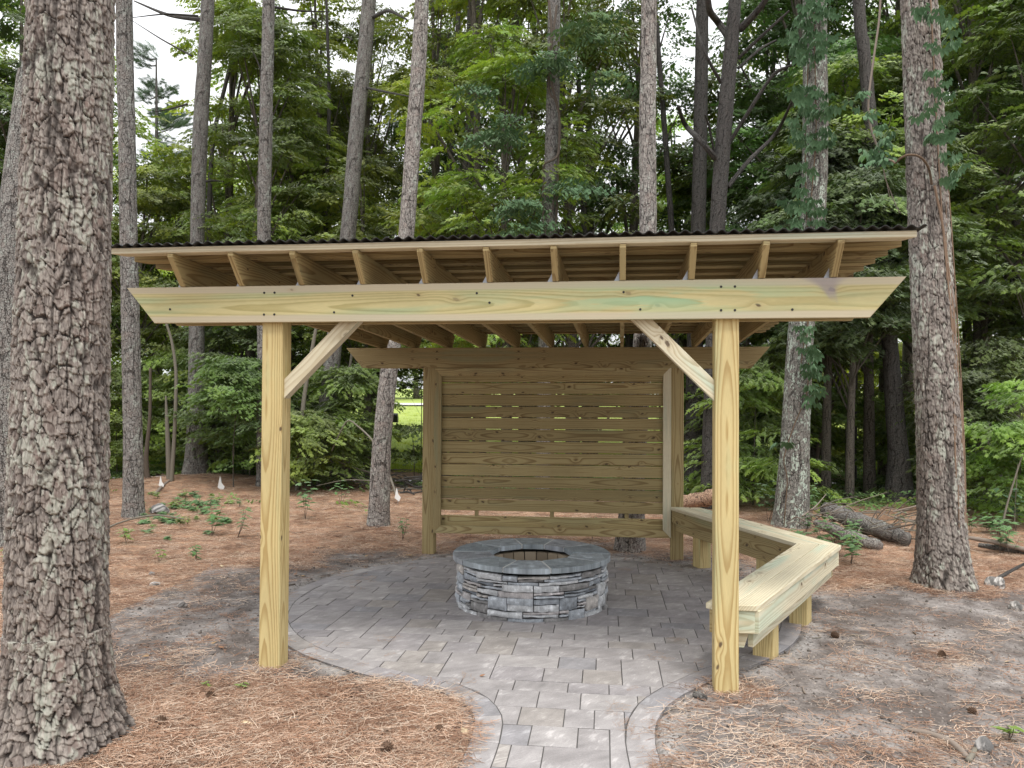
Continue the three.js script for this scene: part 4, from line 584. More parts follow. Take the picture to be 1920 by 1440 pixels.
{
  const R = rngOf(2024); let k = 0;
  // [u at its middle, Z, height, crown half width, low edge share, clumps, leaf, material]
  const left = 'leafy understory trees in the woods left of the pavilion', mid = 'leafy understory trees behind the pavilion roof', right = 'leafy understory trees in the dark woods right of the pavilion';
  const lab = { [left]: 'slim broadleaf tree in the woods behind the left half of the pavilion', [mid]: 'slim broadleaf tree filling the woods above the middle of the roof', [right]: 'dense broadleaf tree in the dark woods behind the bench and vine clad pine' };
  const known = [], put = (u, Z, h, w, lo, n, leaf, mat, grp, o = {}) => known.push({ u, Z, mat, g: leafyTree('leafy_tree', lab[grp], 'tree', (u - 960) / F * Z, Z, { seed: 300 + k++ * 7, h, w, low: lo, clumps: n, leaf, mat, group: grp, ...o }) });
  // left: open at the top with white sky, low shrubs dark beneath
  const row = (list, grp, leafOf, matOf, o) => { for (const a of list) put(...a, leafOf(), matOf(), grp, o); };
  row([[-140, 17, 12, 2.4, 0.15, 70], [-40, 20, 13, 2.4, 0.15, 70], [40, 18, 11.5, 2.0, 0.12, 60], [150, 20, 11, 2.0, 0.12, 56], [248, 19, 7.4, 1.8, 0.10, 60], [325, 21.5, 8.2, 1.7, 0.12, 54], [420, 20, 12.8, 1.5, 0.13, 60], [466, 18, 11.4, 1.4, 0.13, 58], [548, 19.5, 9.4, 1.7, 0.12, 64], [602, 21, 12.8, 1.5, 0.18, 56], [645, 22.5, 10.6, 1.8, 0.2, 60], [500, 22, 12.6, 1.7, 0.3, 50]], left, () => 'star', () => (R() < 0.8 ? L.maple : L.deep), { thi: 1.6, yel: 0.5 });
  row([[300, 26, 8.5, 2.4, 0.08, 54], [400, 26, 9.5, 2.4, 0.08, 54], [500, 27, 10, 2.4, 0.08, 54], [600, 26, 11, 2.2, 0.08, 54], [180, 26, 10, 2.6, 0.08, 54]], left, () => 'fine', () => L.bright, { thi: 1.3, yel: 0.35, size: 1.4 });
  row([[822, 19.5, 12.4, 1.6, 0.27, 46], [900, 17, 12.2, 1.9, 0.17, 54], [985, 19, 13.4, 2.1, 0.2, 56], [1075, 17, 12.4, 1.9, 0.16, 54], [1110, 21, 14.2, 2.3, 0.2, 50], [1180, 19, 12.8, 1.9, 0.15, 50], [950, 15.5, 9.2, 1.5, 0.26, 44], [690, 18.5, 7.6, 1.3, 0.3, 34], [870, 22.5, 13.4, 2.2, 0.25, 46], [1290, 20, 8.0, 1.8, 0.12, 48], [1000, 24, 14.6, 2.8, 0.15, 60], [1280, 25, 10.6, 2.4, 0.12, 54], [850, 25, 13.5, 1.8, 0.42, 46], [705, 21, 12.5, 1.2, 0.5, 40]], mid, () => (R() < 0.65 ? 'star' : 'oval'), () => (R() < 0.7 ? L.maple : L.deep), { yel: 0.55, thi: 1.6, dense: 0.98 });
  row([[1420, 18, 11.6, 2.0, 0.14, 58], [1470, 20, 13.0, 2.2, 0.42, 50], [1530, 16.5, 12.2, 2.1, 0.26, 66], [1592, 13.3, 5.6, 1.45, 0.5, 52], [1548, 14.0, 6.6, 1.3, 0.5, 36], [1630, 14.6, 8.4, 1.7, 0.38, 50], [1660, 18, 14.0, 2.4, 0.4, 62], [1760, 17, 13.5, 2.3, 0.24, 70], [1840, 15, 12.5, 2.2, 0.24, 72], [1900, 18.5, 14.4, 2.6, 0.34, 66], [1990, 15.5, 12.8, 2.4, 0.16, 70], [2090, 19, 14.2, 2.6, 0.2, 66], [1700, 21, 13, 2.6, 0.48, 50], [1395, 15.5, 5.2, 1.2, 0.25, 42], [1350, 18.5, 9.4, 1.7, 0.15, 44], [1850, 21.5, 14, 2.8, 0.46, 52], [1960, 13.5, 9.5, 1.8, 0.24, 60]], right, () => 'star', () => (R() < 0.5 ? L.deep : L.maple), { tlo: 0.65, thi: 1.5, yel: 0.4, dense: 1.1 });
  { // each tree is told by the trunk it shows beside and by how near it stands there
    const refs = [[30, 'leaning reddish pine'], [238, 'slender left pine'], [374, 'mound pine'], [496, 'slim grey pine'], [655, 'leaning dark pine'], [765, 'pale leaning pine'], [872, 'shaded middle pine'], [1033, 'vine twisted pine'], [1213, 'pale straight pine'], [1350, 'forked hardwood'], [1518, 'creeper clad pine'], [1640, 'blackish trunk'], [1745, 'thick right pine']], spots = new Map();
    for (const t of known) { const r = refs.reduce((a, b) => (Math.abs(b[0] - t.u) < Math.abs(a[0] - t.u) ? b : a)), side = t.u < r[0] ? 'left' : 'right', key = side + r[1]; if (!spots.has(key)) spots.set(key, { side, r, l: [] }); spots.get(key).l.push(t); }
    const far = ['nearest', 'second nearest', 'third nearest', 'fourth nearest', 'fifth nearest', 'sixth nearest', 'seventh nearest', 'eighth nearest'];
    for (const { side, r, l } of spots.values()) { l.sort((a, b) => a.Z - b.Z); l.forEach((t, i) => { const col = t.mat === L.bright ? 'yellow green' : t.mat === L.deep ? 'deep green' : 'mid green'; t.g.userData.label = `${col} leafy tree just ${side} of the ${r[1]}` + (l.length > 1 ? `, ${i === l.length - 1 ? 'farthest' : far[i]} of those there` : ''); }); }
  }
  // shrubs and saplings along the wood's edge
  const sh = (u, Z, h, w, n, label, mat = L.maple, leaf = 'star', o = {}) => leafyTree('sapling', label, 'sapling', (u - 960) / F * Z, Z, { seed: 700 + k++ * 11, h, w, low: 0.14, clumps: n, leaf, mat, per: 17, clump: 0.45, size: 0.85, even: 0.8, r: 0.014, ...o });
  sh(440, 15.2, 2.6, 0.75, 26, 'bushy maple sapling beside the right hand marker flag behind the left post'); sh(470, 16.6, 3.6, 1.0, 30, 'tall dark sapling behind the left front post'); sh(405, 17.5, 3.4, 0.9, 26, 'dark sapling just right of the mound pine'); sh(320, 18, 3.0, 0.8, 22, 'shaded sapling between the slender pine and the mound pine');
  sh(575, 15.0, 1.7, 0.6, 20, 'low leafy sapling right of the left front post'); sh(650, 15.8, 2.6, 0.7, 22, 'sapling behind the bent dead stem left of the pale pine'); sh(778, 16.5, 1.4, 0.22, 5, 'thin sparse sapling on the bright gap left of the screen', L.maple); sh(790, 21, 4.4, 1.0, 22, 'leafy sapling hanging over the bright lawn gap', L.maple, 'star', { low: 0.5 });
  sh(1412, 13.2, 2.7, 0.8, 30, 'dense shrub right of the right front post'); sh(1440, 15, 2.2, 0.7, 22, 'dark shrub left of the lichen covered pine'); sh(1585, 15.6, 3.8, 1.0, 30, 'sapling with layered leaves over the brush pile'); sh(1730, 14.8, 1.5, 0.8, 20, 'low shrub behind the thick vine clad pine'); sh(1850, 13.0, 2.9, 0.9, 32, 'broad dark shrub at the right edge of the view'); sh(1910, 11.5, 2.2, 0.6, 20, 'shrub at the far right edge above the leaning sticks'); sh(1865, 17, 3.4, 1.1, 28, 'deep shaded sapling at the right rear');
  sh(222, 17.5, 2.6, 0.9, 20, 'sapling against the bright lawn just right of the thick foreground pine', L.maple); sh(30, 14.5, 2.8, 0.9, 24, 'sapling behind the leaning reddish pine at the left edge'); sh(520, 18.5, 3.8, 1.0, 26, 'dark sapling in the shade straight behind the left front post'); sh(620, 18.5, 3.4, 1.0, 26, 'dark sapling behind the leaning dark pine'); sh(1330, 16.5, 3.2, 0.8, 22, 'dark sapling behind the right front post');
  sh(1490, 17.5, 2.4, 0.8, 20, 'dark sapling behind the lichen covered pine'); sh(1650, 17.5, 2.0, 0.9, 24, 'bright green low sapling beyond the brush pile', L.bright); sh(1520, 23.5, 3.6, 1.7, 40, 'tall yellow green bush behind the lichen covered pine', L.bright); sh(1610, 23.5, 3.8, 1.8, 44, 'yellow green bush straight behind the brush pile', L.bright); sh(1880, 24, 3.6, 1.9, 44, 'yellow green bush behind the dark shrub at the right', L.bright); sh(1430, 23, 3.2, 1.6, 40, 'yellow green bush behind the dense shrub by the right front post', L.bright); sh(1565, 22, 2.2, 1.2, 28, 'yellow green bush at the sunny rear of the right woods', L.bright); sh(1800, 23.5, 3.0, 1.6, 36, 'yellow green bush deep behind the thick vine clad pine', L.bright); sh(1700, 23.5, 3.6, 1.8, 42, 'yellow green bush at the far side of the right woods', L.bright); sh(290, 23, 2.2, 1.4, 28, 'yellow green bush at the lawn edge left of the mound pine', L.bright); sh(400, 23, 2.8, 1.4, 28, 'yellow green sapling at the lawn edge behind the mound pine', L.bright);
  // bare slim stems
  const stem = (label, Z, marks, mat = M.grey) => { const pts = trunkPath(Z, marks, 0), base = pts[0].p.clone(); const o = part('slim_trunk', tube(pts.map((q) => ({ p: q.p.clone().sub(base), r: q.r })), 9, 26, { tileV: 1.2 }), mat, scene); o.position.copy(base); tag(o, label, 'tree trunk'); };
  stem('slim bare stem rising left of the mound pine', 15.6, [[321, 905, 8], [328, 800, 7], [330, 700, 6], [322, 640, 5], [310, 600, 4]], M.twigPale); stem('broken grey stub beside the slim bare stem', 15.8, [[318, 910, 11], [316, 850, 10], [313, 790, 7], [311, 742, 3]], M.twigPale); stem('dark curved stem behind the slender left pine', 16.2, [[278, 905, 11], [274, 860, 9], [281, 780, 6], [282, 690, 5]], M.twig);
  stem('grey stem seen behind the left knee brace', 15.2, [[556, 920, 9], [562, 830, 9], [571, 740, 8], [588, 640, 7], [596, 600, 5]], M.twigPale); stem('pale forked stem left of the pale pine', 16.2, [[640, 900, 11], [650, 800, 9], [660, 720, 8], [672, 690, 6]], M.twigPale); stem('second pale stem crossing the forked one', 16.6, [[655, 890, 9], [648, 780, 8], [652, 720, 6], [660, 660, 5]], M.twigPale);
   stem('thin dark stem between the slim trunks', 15, [[1530, 935, 9], [1535, 830, 7], [1560, 760, 6], [1580, 720, 4]], M.twig); stem('leaning blackish trunk at the right rear', 15, [[1838, 945, 26], [1868, 880, 24], [1890, 800, 20], [1900, 650, 17], [1905, 400, 15]], M.dark); stem('dark trunk behind the thick vine clad pine', 17, [[1826, 920, 20], [1822, 800, 18], [1812, 600, 16], [1800, 300, 14]], M.dark);
  stem('thin dark trunk left of the shaded middle pine', 18.5, [[832, 890, 12], [836, 640, 11], [840, 430, 10], [852, 200, 9], [860, 0, 8]], M.dark); stem('leafy thin trunk behind the slim grey pine', 19, [[400, 890, 10], [396, 640, 9], [392, 420, 9], [400, 260, 8], [432, 120, 7], [450, 0, 5]], M.dark); stem('thin trunk in the leaves right of the slim grey pine', 19.5, [[612, 880, 9], [610, 440, 8], [617, 200, 7], [612, 0, 5]], M.dark); stem('straight thin trunk behind the forked hardwood', 18, [[1098, 890, 14], [1096, 440, 12], [1090, 280, 11], [1085, 150, 9]], M.dark); stem('dark stem among the leaves right of the creeper clad pine', 16.5, [[1600, 905, 12], [1603, 640, 11], [1612, 300, 12], [1590, 100, 9]], M.dark);
}

// ---------- creepers: every leaf of five leaflets is a piece of its own ----------
const fiveLeaf = [0, 1].map((s) => { const tr = [], R = rngOf(90 + s); for (const [a, k] of [[-1.15, 0.7], [-0.55, 0.92], [0, 1], [0.55, 0.92], [1.15, 0.7]]) leafTris('oval', 0.105 * k * (0.9 + 0.2 * R()), euler(0.15 * (R() - 0.5), -a, -0.35 - 0.3 * R(), 0.04 * Math.cos(a), 0, 0.04 * Math.sin(a)), tr); tr.push([[-0.05, 0.01, -0.002], [0.05, 0, 0], [-0.05, 0.01, 0.002]]); return soup(tr); });
const threeLeaf = (() => { const tr = []; for (const [a, k] of [[-0.9, 0.85], [0, 1], [0.9, 0.85]]) leafTris('oval', 0.10 * k, euler(0, -a, -0.4, 0.03 * Math.cos(a), 0, 0.03 * Math.sin(a)), tr); return soup(tr); })();
function vineLeaf(root, geo, p, yaw, droop, s, mat = L.vine) { const m = part('leaf', geo, mat, root); m.position.copy(p); m.quaternion.setFromEuler(new THREE.Euler(0, yaw, droop, 'YXZ')); m.scale.setScalar(s); return m; }
{
  const R = rngOf(515);
  { // on the thick right pine: woody stem that arches off the bark, thin stems, leaves on its right side
    const Z = 7.0, a0 = at(1795, 1085, 7.02), g = thing('creeper', 'woody creeper with arching bare stem and drooping leaves on the thick right pine', 'creeper', a0), P = (u, v, z = Z) => at(u - 5, v, z).sub(a0);
    const mk = [[1112, 1770, 100], [960, 1764, 90], [800, 1759, 86], [440, 1743, 81], [0, 1723, 71], [-60, 1720, 70]], bark = (u, v, off) => { let i = 0; while (i < mk.length - 2 && mk[i + 1][0] > v) i++; const t = clamp((v - mk[i][0]) / (mk[i + 1][0] - mk[i][0])), c = lerp(mk[i][1], mk[i + 1][1], t), r = lerp(mk[i][2], mk[i + 1][2], t) / 2 / F * 7.24 + off, dx = clamp((u - c) / F * 7.24, -r, r); return at(c + dx * F / 7.24, v, 7.24 - Math.sqrt(Math.max(0, r * r - dx * dx))).sub(a0); };
    const hug = (l, w) => part('stem', tube(l.map(([u, v, k = 1]) => ({ p: bark(u, v, 0.022), r: w * k })), 7, 90, { tileV: 0.5 }), M.vineBark, g);
    const st = (l, w) => part('stem', tube(l.map(([u, v, z, k = 1]) => ({ p: P(u, v, z), r: w * k })), 8, 60, { tileV: 0.5 }), M.vineWood, g);
    hug([[1812, 1100, 1.3], [1808, 1000, 1.4], [1806, 900, 1.3], [1802, 800, 1.3], [1794, 680, 1.2], [1786, 580, 1.1], [1775, 480], [1765, 410], [1752, 348]], 0.011);
    part('stem', tube([[1750, 346, 7.0], [1745, 318, 6.93], [1735, 300, 6.86], [1720, 291, 6.82], [1703, 291, 6.84], [1690, 298, 6.88], [1682, 306, 6.95], [1674, 300, 7.0]].map(([u, v, z], i) => ({ p: at(u - 3, v, z).sub(a0), r: 0.0105 * (i > 5 ? 0.7 : 1) })), 8, 40, { tileV: 0.5 }), M.vineWood, g);
    hug([[1806, 1080], [1800, 880], [1790, 700], [1780, 560], [1768, 430], [1760, 300], [1754, 180], [1748, 60], [1744, -20]], 0.006); hug([[1812, 1040], [1810, 860], [1804, 700], [1790, 520], [1782, 400], [1776, 330]], 0.006); hug([[1800, 980], [1796, 760], [1784, 600], [1770, 450]], 0.008);
    for (let k = 0; k < 44; k++) { const v = 1080 - 640 * R() * (0.4 + 0.6 * R()), u = 1797 + (v - 780) * 0.042 + (R() - 0.6) * 16; hug([[u + 5 * R(), v + 45], [u, v], [u - 3 + 7 * R(), v - 50 - 70 * R()]], 0.003 + 0.003 * R()); }
    for (const [u, v, n] of [[1755, 20, 7], [1775, 40, 5], [1765, 75, 5], [1762, 135, 5], [1770, 170, 4], [1778, 215, 5], [1750, 190, 3], [1768, 242, 8], [1783, 250, 5], [1745, 250, 2], [1735, 210, 2], [1787, 285, 3], [1805, 300, 3], [1785, 330, 5], [1792, 320, 3], [1740, 10, 4], [1788, 60, 3]]) for (let k = 0; k < n; k++) vineLeaf(g, fiveLeaf[k % 2], P(u + (R() - 0.5) * 34, v + (R() - 0.5) * 26, 7.0 - 0.25 * R()), -1.57 + (R() - 0.5) * 2.6 + Math.PI, -0.2 - 0.7 * R(), 0.62 + 0.3 * R());
    partNames(g);
  }
  { // hanging vine left of that pine
    const Z = 7.4, a0 = at(1650, -20, Z), g = thing('hanging_vine', 'bare vine hanging free with a tuft of leaves left of the thick right pine', 'vine', a0), P = (u, v, z = Z) => at(u, v, z).sub(a0); const st = (l, w, m = M.vineWood) => part('stem', tube(l.map(([u, v, z, k = 1]) => ({ p: P(u, v, z), r: w * k })), 7, 40, { tileV: 0.5 }), m, g);
    st([[1652, -20], [1648, 40], [1638, 110], [1630, 170], [1628, 205], [1633, 240], [1640, 262], [1648, 280], [1660, 296, 7.3], [1676, 303, 7.1]], 0.010, M.deadwood); st([[1648, 285], [1655, 310], [1660, 335], [1670, 360], [1680, 385], [1688, 400]], 0.004, M.deadwood); st([[1653, 300], [1662, 340], [1668, 368], [1672, 372]], 0.003, M.deadwood);
    for (const [u, v, n] of [[1612, 178, 3], [1604, 190, 2], [1632, 212, 3], [1646, 240, 4], [1655, 262, 6], [1664, 250, 3], [1620, 280, 4], [1640, 276, 5], [1664, 290, 4], [1625, 305, 3], [1650, 288, 4]]) for (let k = 0; k < n; k++) vineLeaf(g, k % 3 ? threeLeaf : fiveLeaf[0], P(u + (R() - 0.5) * 20, v + (R() - 0.5) * 18, Z - 0.2 * R()), R() * 6.28, -0.3 - 0.6 * R(), 0.7 + 0.35 * R(), R() < 0.25 ? L.herb : L.vine); partNames(g);
  }
  { // on the lichen covered pine
    const Z = 11.0, a0 = at(1480, 985, 11.05), g = thing('creeper', 'five leaved creeper covering the lichen covered pine from bench height to the top', 'creeper', a0), P = (u, v, z = Z) => at(u, v, z).sub(a0);
    for (const l of [[[1470, 985], [1476, 900], [1470, 860], [1488, 800], [1512, 740], [1518, 660]], [[1500, 700], [1508, 640], [1522, 560], [1520, 400], [1530, 250], [1527, 80], [1524, -20]], [[1512, 660], [1516, 520], [1510, 300], [1515, 120]]]) part('stem', tube(l.map(([u, v]) => ({ p: P(u, v, 10.98), r: 0.008 })), 6, 50, { tileV: 0.5 }), M.vineWood, g);
    for (const [u, v, n] of [[1510, 620, 9], [1520, 655, 10], [1528, 690, 9], [1508, 690, 5], [1530, 725, 6], [1520, 760, 3], [1470, 835, 3], [1505, 430, 6], [1530, 415, 5], [1490, 415, 4], [1500, 375, 8], [1525, 380, 5], [1535, 395, 4], [1495, 340, 6], [1515, 315, 4], [1490, 300, 4], [1520, 262, 5], [1500, 250, 7], [1535, 250, 7], [1550, 255, 4], [1560, 245, 3], [1500, 228, 5], [1525, 205, 8], [1545, 200, 5], [1502, 190, 6], [1530, 160, 6], [1500, 165, 5], [1545, 175, 4], [1560, 205, 3], [1520, 105, 5], [1500, 75, 7], [1490, 95, 5], [1525, 60, 8], [1550, 70, 5], [1540, 90, 4], [1480, 55, 5], [1510, 30, 9], [1535, 15, 8], [1555, 20, 5], [1515, 0, 6], [1540, -5, 4], [1470, 420, 3], [1476, 370, 3]]) for (let k = 0; k < n; k++) vineLeaf(g, fiveLeaf[k % 2], P(u + (R() - 0.5) * 30, v + (R() - 0.5) * 26, 10.96 - 0.3 * R()), Math.PI / 2 * -1 + Math.PI + (R() - 0.5) * 2.8, -0.25 - 0.7 * R(), 0.95 + 0.45 * R());
    partNames(g);
  }
  { // bare vine twisted round the dark red pine
    const Z = 14.3, a0 = at(1022, 470, Z), g = thing('twisted_vine', 'bare dark vine wound round the red pine above the roof', 'vine', a0), P = (u, v, z = Z) => at(u, v, z).sub(a0);
    for (const l of [[[1020, 445, 14.25], [1018, 380, 14.3], [1019, 320, 14.28], [1022, 306, 14.2], [1038, 299, 14.2], [1047, 285, 14.3], [1049, 220, 14.32], [1040, 185, 14.25], [1032, 178, 14.25], [1029, 150, 14.3], [1034, 60, 14.25], [1029, 0, 14.3], [1030, -20, 14.3]], [[1048, 290, 14.32], [1050, 240, 14.36], [1046, 200, 14.3], [1036, 165, 14.22], [1030, 120, 14.25], [1038, 60, 14.25], [1044, 10, 14.3]], [[1037, 445, 14.3], [1044, 400, 14.35], [1046, 340, 14.35], [1047, 290, 14.35]]]) part('stem', tube(l.map(([u, v, z]) => ({ p: P(u, v, z), r: 0.022 })), 6, 60, { tileV: 0.5 }), M.twig, g); partNames(g);
    const h = thing('leafy_branch', 'leafy twigs hanging in front of the red pine and the shaded pine', 'branch', at(960, 280, 14)), Q = (u, v, z) => at(u, v, z).sub(h.position), m = [], tn = []; for (const [u, v, n] of [[915, 250, 16], [930, 235, 12], [960, 225, 8], [1010, 110, 14], [1040, 100, 10], [1060, 110, 8], [960, 380, 18], [990, 375, 12], [1000, 420, 8], [1070, 340, 14], [1095, 345, 10], [960, 425, 12], [1110, 60, 22], [1130, 30, 18], [1090, 45, 16], [1150, 130, 16], [900, 160, 10]]) for (let k = 0; k < n; k++) { const p = Q(u + (R() - 0.5) * 50, v + (R() - 0.5) * 24, 13.6 + 0.6 * R()); m.push(euler(0.4 * (R() - 0.5), R() * 6.28, -0.3 * R(), p.x, p.y, p.z, 0.9 + 0.5 * R())); tn.push(tint(R, 0.8, 1.3, u > 1085 && v < 140 ? 0.9 : 0.2)); }
    kind(instanced('foliage', SPRAY.oval[0], L.vine, m, h, tn), 'stuff'); part('twig', tube([{ p: Q(1020, 445, 14), r: 0.006 }, { p: Q(1040, 360, 14), r: 0.005 }, { p: Q(975, 380, 13.9), r: 0.003 }], 5, 10), M.twig, h);
  }
}

// ---------- things at the wood's edge ----------
{
  const R = rngOf(616);
  const stick = (name, label, cat, l, group, mat = M.deadwood) => { // [u, v, Z or 0 for the ground, radius]
    const P = l.map(([u, v, Z, r]) => ({ p: Z ? at(u, v, Z) : onGround(u, v).add(V(0, r * 0.7, 0)), r })); P.forEach((q, i) => { if (!l[i][2]) q.p.y = height(q.p.x, -q.p.z) + q.r * 0.8; }); const b = P[0].p.clone(); const o = part(name, tube(P.map((q) => ({ p: q.p.clone().sub(b), r: q.r })), 8, Math.max(10, l.length * 6), { tileV: 0.7, disp: (a, s, r) => r * 0.35 * (vn(Math.cos(a) * 2 + s * 20, Math.sin(a) * 2, 4) - 0.5) }), mat, scene); o.position.copy(b); tag(o, label, cat, group); return o;
  };
  const peeled = std([1.9, 1.35, 1.0], { map: barkPine.map, bumpMap: barkPine.bump, bumpScale: 0.012 });
  // logs and brush right of the bench
  stick('log', 'thick fallen log with ridged bark lying on the brush pile behind the bench', 'log', [[1548, 955, 10.9, 0.11], [1590, 972, 10.6, 0.12], [1640, 990, 10.2, 0.115], [1700, 1012, 9.8, 0.10]], undefined, M.pine);
  stick('log', 'grey log in front of the thick fallen log', 'log', [[1530, 980, 10.3, 0.05], [1570, 997, 10.0, 0.08], [1610, 1013, 9.7, 0.085], [1652, 1026, 9.5, 0.07]], undefined, M.pinePale);
  stick('log', 'peeling orange brown log lying behind the right back post', 'log', [[1278, 945, 12.2, 0.11], [1310, 938, 12.0, 0.12], [1345, 930, 11.8, 0.12]], undefined, peeled);
  stick('log', 'dark rotten log in the shade above the brush pile', 'log', [[1580, 952, 13.0, 0.09], [1640, 962, 12.8, 0.10], [1710, 975, 12.6, 0.09]], undefined, M.dark); stick('log', 'pale pole leaning low right of the vine clad pine', 'log', [[1815, 1008, 9.6, 0.025], [1870, 1018, 9.4, 0.028], [1935, 1034, 9.2, 0.03]], undefined, M.deadwood); stick('log', 'second pole under the pale pole at the right edge', 'log', [[1835, 1022, 9.6, 0.03], [1890, 1030, 9.4, 0.035], [1940, 1038, 9.2, 0.03]], undefined, M.pine);
  { const g = thing('brush_pile', 'tangled pile of dead branches around the fallen logs behind the bench', 'brush pile', at(1600, 1000, 10.8)); for (let k = 0; k < 70; k++) { const u = 1500 + 210 * R(), v = 955 + 62 * R() * (0.5 + 0.5 * (u - 1480) / 220), Z = 9.6 + 1.4 * R(), a = at(u, v, Z), d = V((R() - 0.35) * 1.2, (R() - 0.4) * 0.55, (R() - 0.5) * 0.8), r = 0.006 + 0.012 * R() * R(); a.y = Math.max(a.y, height(a.x, -a.z) + 0.02); const b = a.clone().add(d); b.y = Math.max(b.y, height(b.x, -b.z) + 0.02); part('branch', tube([{ p: a.clone().sub(g.position), r }, { p: a.clone().lerp(b, 0.5).add(V(0, 0.08 * (R() - 0.3), 0.1 * (R() - 0.5))).sub(g.position), r: r * 0.8 }, { p: b.sub(g.position), r: r * 0.35 }], 6, 8), R() < 0.45 ? M.twigPale : R() < 0.5 ? M.deadwood : M.twig, g); } partNames(g); }
  { const g = thing('brush_pile', 'dark brush pile at the foot of the trees behind the pale leaning pine', 'brush pile', at(735, 915, 15.5)); for (let k = 0; k < 60; k++) { const a = at(668 + 130 * R(), 885 + 48 * R(), 14.6 + 1.6 * R()), d = V((R() - 0.5) * 2.0, (R() - 0.4) * 0.5, (R() - 0.5)), r = 0.008 + 0.02 * R() * R(); a.y = Math.max(a.y, height(a.x, -a.z) + 0.02); const b = a.clone().add(d); b.y = Math.max(b.y, height(b.x, -b.z) + 0.02); part('branch', tube([{ p: a.clone().sub(g.position), r }, { p: a.clone().lerp(b, 0.5).add(V(0, 0.1 * (R() - 0.3), 0)).sub(g.position), r: r * 0.8 }, { p: b.sub(g.position), r: r * 0.4 }], 6, 8), R() < 0.75 ? M.dark : M.twigPale, g); } partNames(g); }
  stick('dead_sapling', 'bent dead stem arching down behind the pale leaning pine', 'dead stem', [[622, 845, 14.6, 0.010], [650, 790, 14.4, 0.013], [672, 800, 14.3, 0.016], [700, 828, 14.1, 0.018], [722, 870, 13.9, 0.020], [746, 936, 13.6, 0.022]], undefined, M.twigPale);
  stick('leaning_stick', 'pale crooked stick leaning at the right edge under the dark shrub', 'stick', [[1878, 988, 10.6, 0.014], [1890, 940, 10.6, 0.013], [1905, 890, 10.6, 0.011], [1918, 850, 10.6, 0.008]], undefined, M.twigPale); stick('leaning_stick', 'thin upright stick beside the crooked one at the right edge', 'stick', [[1902, 980, 10.8, 0.008], [1905, 920, 10.8, 0.007], [1908, 870, 10.8, 0.005]], undefined, M.twigPale); stick('leaning_stick', 'black branch sloping down to the needles behind the white rock', 'stick', [[1840, 1100, 7.5, 0.008], [1875, 1082, 7.7, 0.018], [1900, 1068, 7.9, 0.016], [1935, 1050, 8.1, 0.012]], undefined, M.dark);
  stick('fallen_branch', 'long thin branch arching over the needles right of the thick foreground pine', 'branch', [[200, 993, 0, 0.014], [222, 981, 11.0, 0.013], [260, 970, 11.1, 0.013], [300, 966, 11.2, 0.012], [345, 973, 11.0, 0.008]], undefined, M.twigPale); stick('fallen_branch', 'branch lying on the mound in front of the mound pine', 'branch', [[291, 931, 0, 0.03], [306, 920, 0, 0.03], [322, 914, 0, 0.022]], undefined, M.deadwood);
  // rocks, flags, post, grill, cut wood
  const mottled = tex(256, 256, (x, y, c) => { const n = fbm(x / 20, y / 20, 140, 5, 13, 13), m = vn(x / 2, y / 2, 141); const k = lerp(0.12, 0.44, sstep(0.3, 0.7, n)) * (0.8 + 0.4 * m); c[0] = k; c[1] = k * 0.96; c[2] = k * 0.92; });
  const rockM = std([1, 1, 1], { map: mottled }), rockW = std([1.2, 1.18, 1.15], { map: mottled }), rockD = std([0.7, 0.66, 0.64], { map: mottled }); const rock = (label, u, v, sx, sy, sz, m, sd) => { const p = onGround(u, v), g = bakeUV(lump(sd, sx, sy, sz, 3, 0.33), (x, y, z) => [(x + z) * 3, (y + z * 0.5) * 3]); const o = part('rock', g, m, scene); o.position.set(p.x, height(p.x, -p.z) + sy * 0.45, p.z); tag(o, label, 'rock'); };
  rock('mottled grey boulder beside the slender left pine', 298, 962, 0.15, 0.10, 0.12, rockM, 3); rock('white and grey angular rock right of the vine clad pine', 1865, 1108, 0.085, 0.075, 0.07, rockW, 8); rock('small pale rock at the right edge on the needles', 1904, 1150, 0.05, 0.05, 0.045, rockW, 12); rock('dark clod on the bare soil left of the left front post', 342, 1143, 0.035, 0.03, 0.035, rockD, 14); rock('grey rock in the lower right corner', 1845, 1415, 0.042, 0.045, 0.04, rockM, 17); rock('pale flat stone left of the patio edge', 290, 1098, 0.045, 0.02, 0.04, rockW, 19); rock('pale lump on the soil behind the dark clod', 285, 1078, 0.03, 0.022, 0.03, rockM, 23);
  for (const [u, v, h, label] of [[303, 903, 1, 'white marker flag left of the mound pine'], [415, 905, 1.25, 'white marker flag right of the mound pine'], [746, 926, 1, 'small white marker flag at the foot of the bent dead stem']]) { const Z = u > 700 ? 13.4 : 15.0, p = at(u, v, Z), y = height(p.x, Z); const g = thing('marker_flag', label, 'marker flag', V(p.x, y, p.z), 'white flags at the edge of the wood'); const s = new THREE.Shape(); s.moveTo(-0.02 * h, 0.11 * h); s.lineTo(0.005, 0); s.lineTo(0.05 * h, -0.06 * h); s.lineTo(0.022 * h, -0.13 * h); s.lineTo(-0.055 * h, -0.07 * h); const q = new THREE.ExtrudeGeometry(s, { depth: 0.003, bevelEnabled: false }); q.clearGroups(); const f = part('flag', q, M.white, g); f.position.y = p.y - y; const wr = new THREE.CylinderGeometry(0.003, 0.003, p.y - y + 0.1, 5); wr.translate(0, (p.y - y + 0.1) / 2, -0.002); part('wire', wr, M.galv, g); }
  { const p = at(31, 900, 12), y = height(p.x, 12), h = at(31, 816, 12).y - y; const o = part('wooden_post', plank(rect(h + 0.2, 0.12), 0.1, 77), std([0.62, 0.36, 0.15], { map: woodMaps[2] }), scene); lay(o, V(p.x + 0.06, y - 0.2, p.z), V(p.x + 0.06, y + h, p.z), V(-1, 0, 0)); tag(o, 'tan wooden post seen between the two left foreground pines', 'post'); }
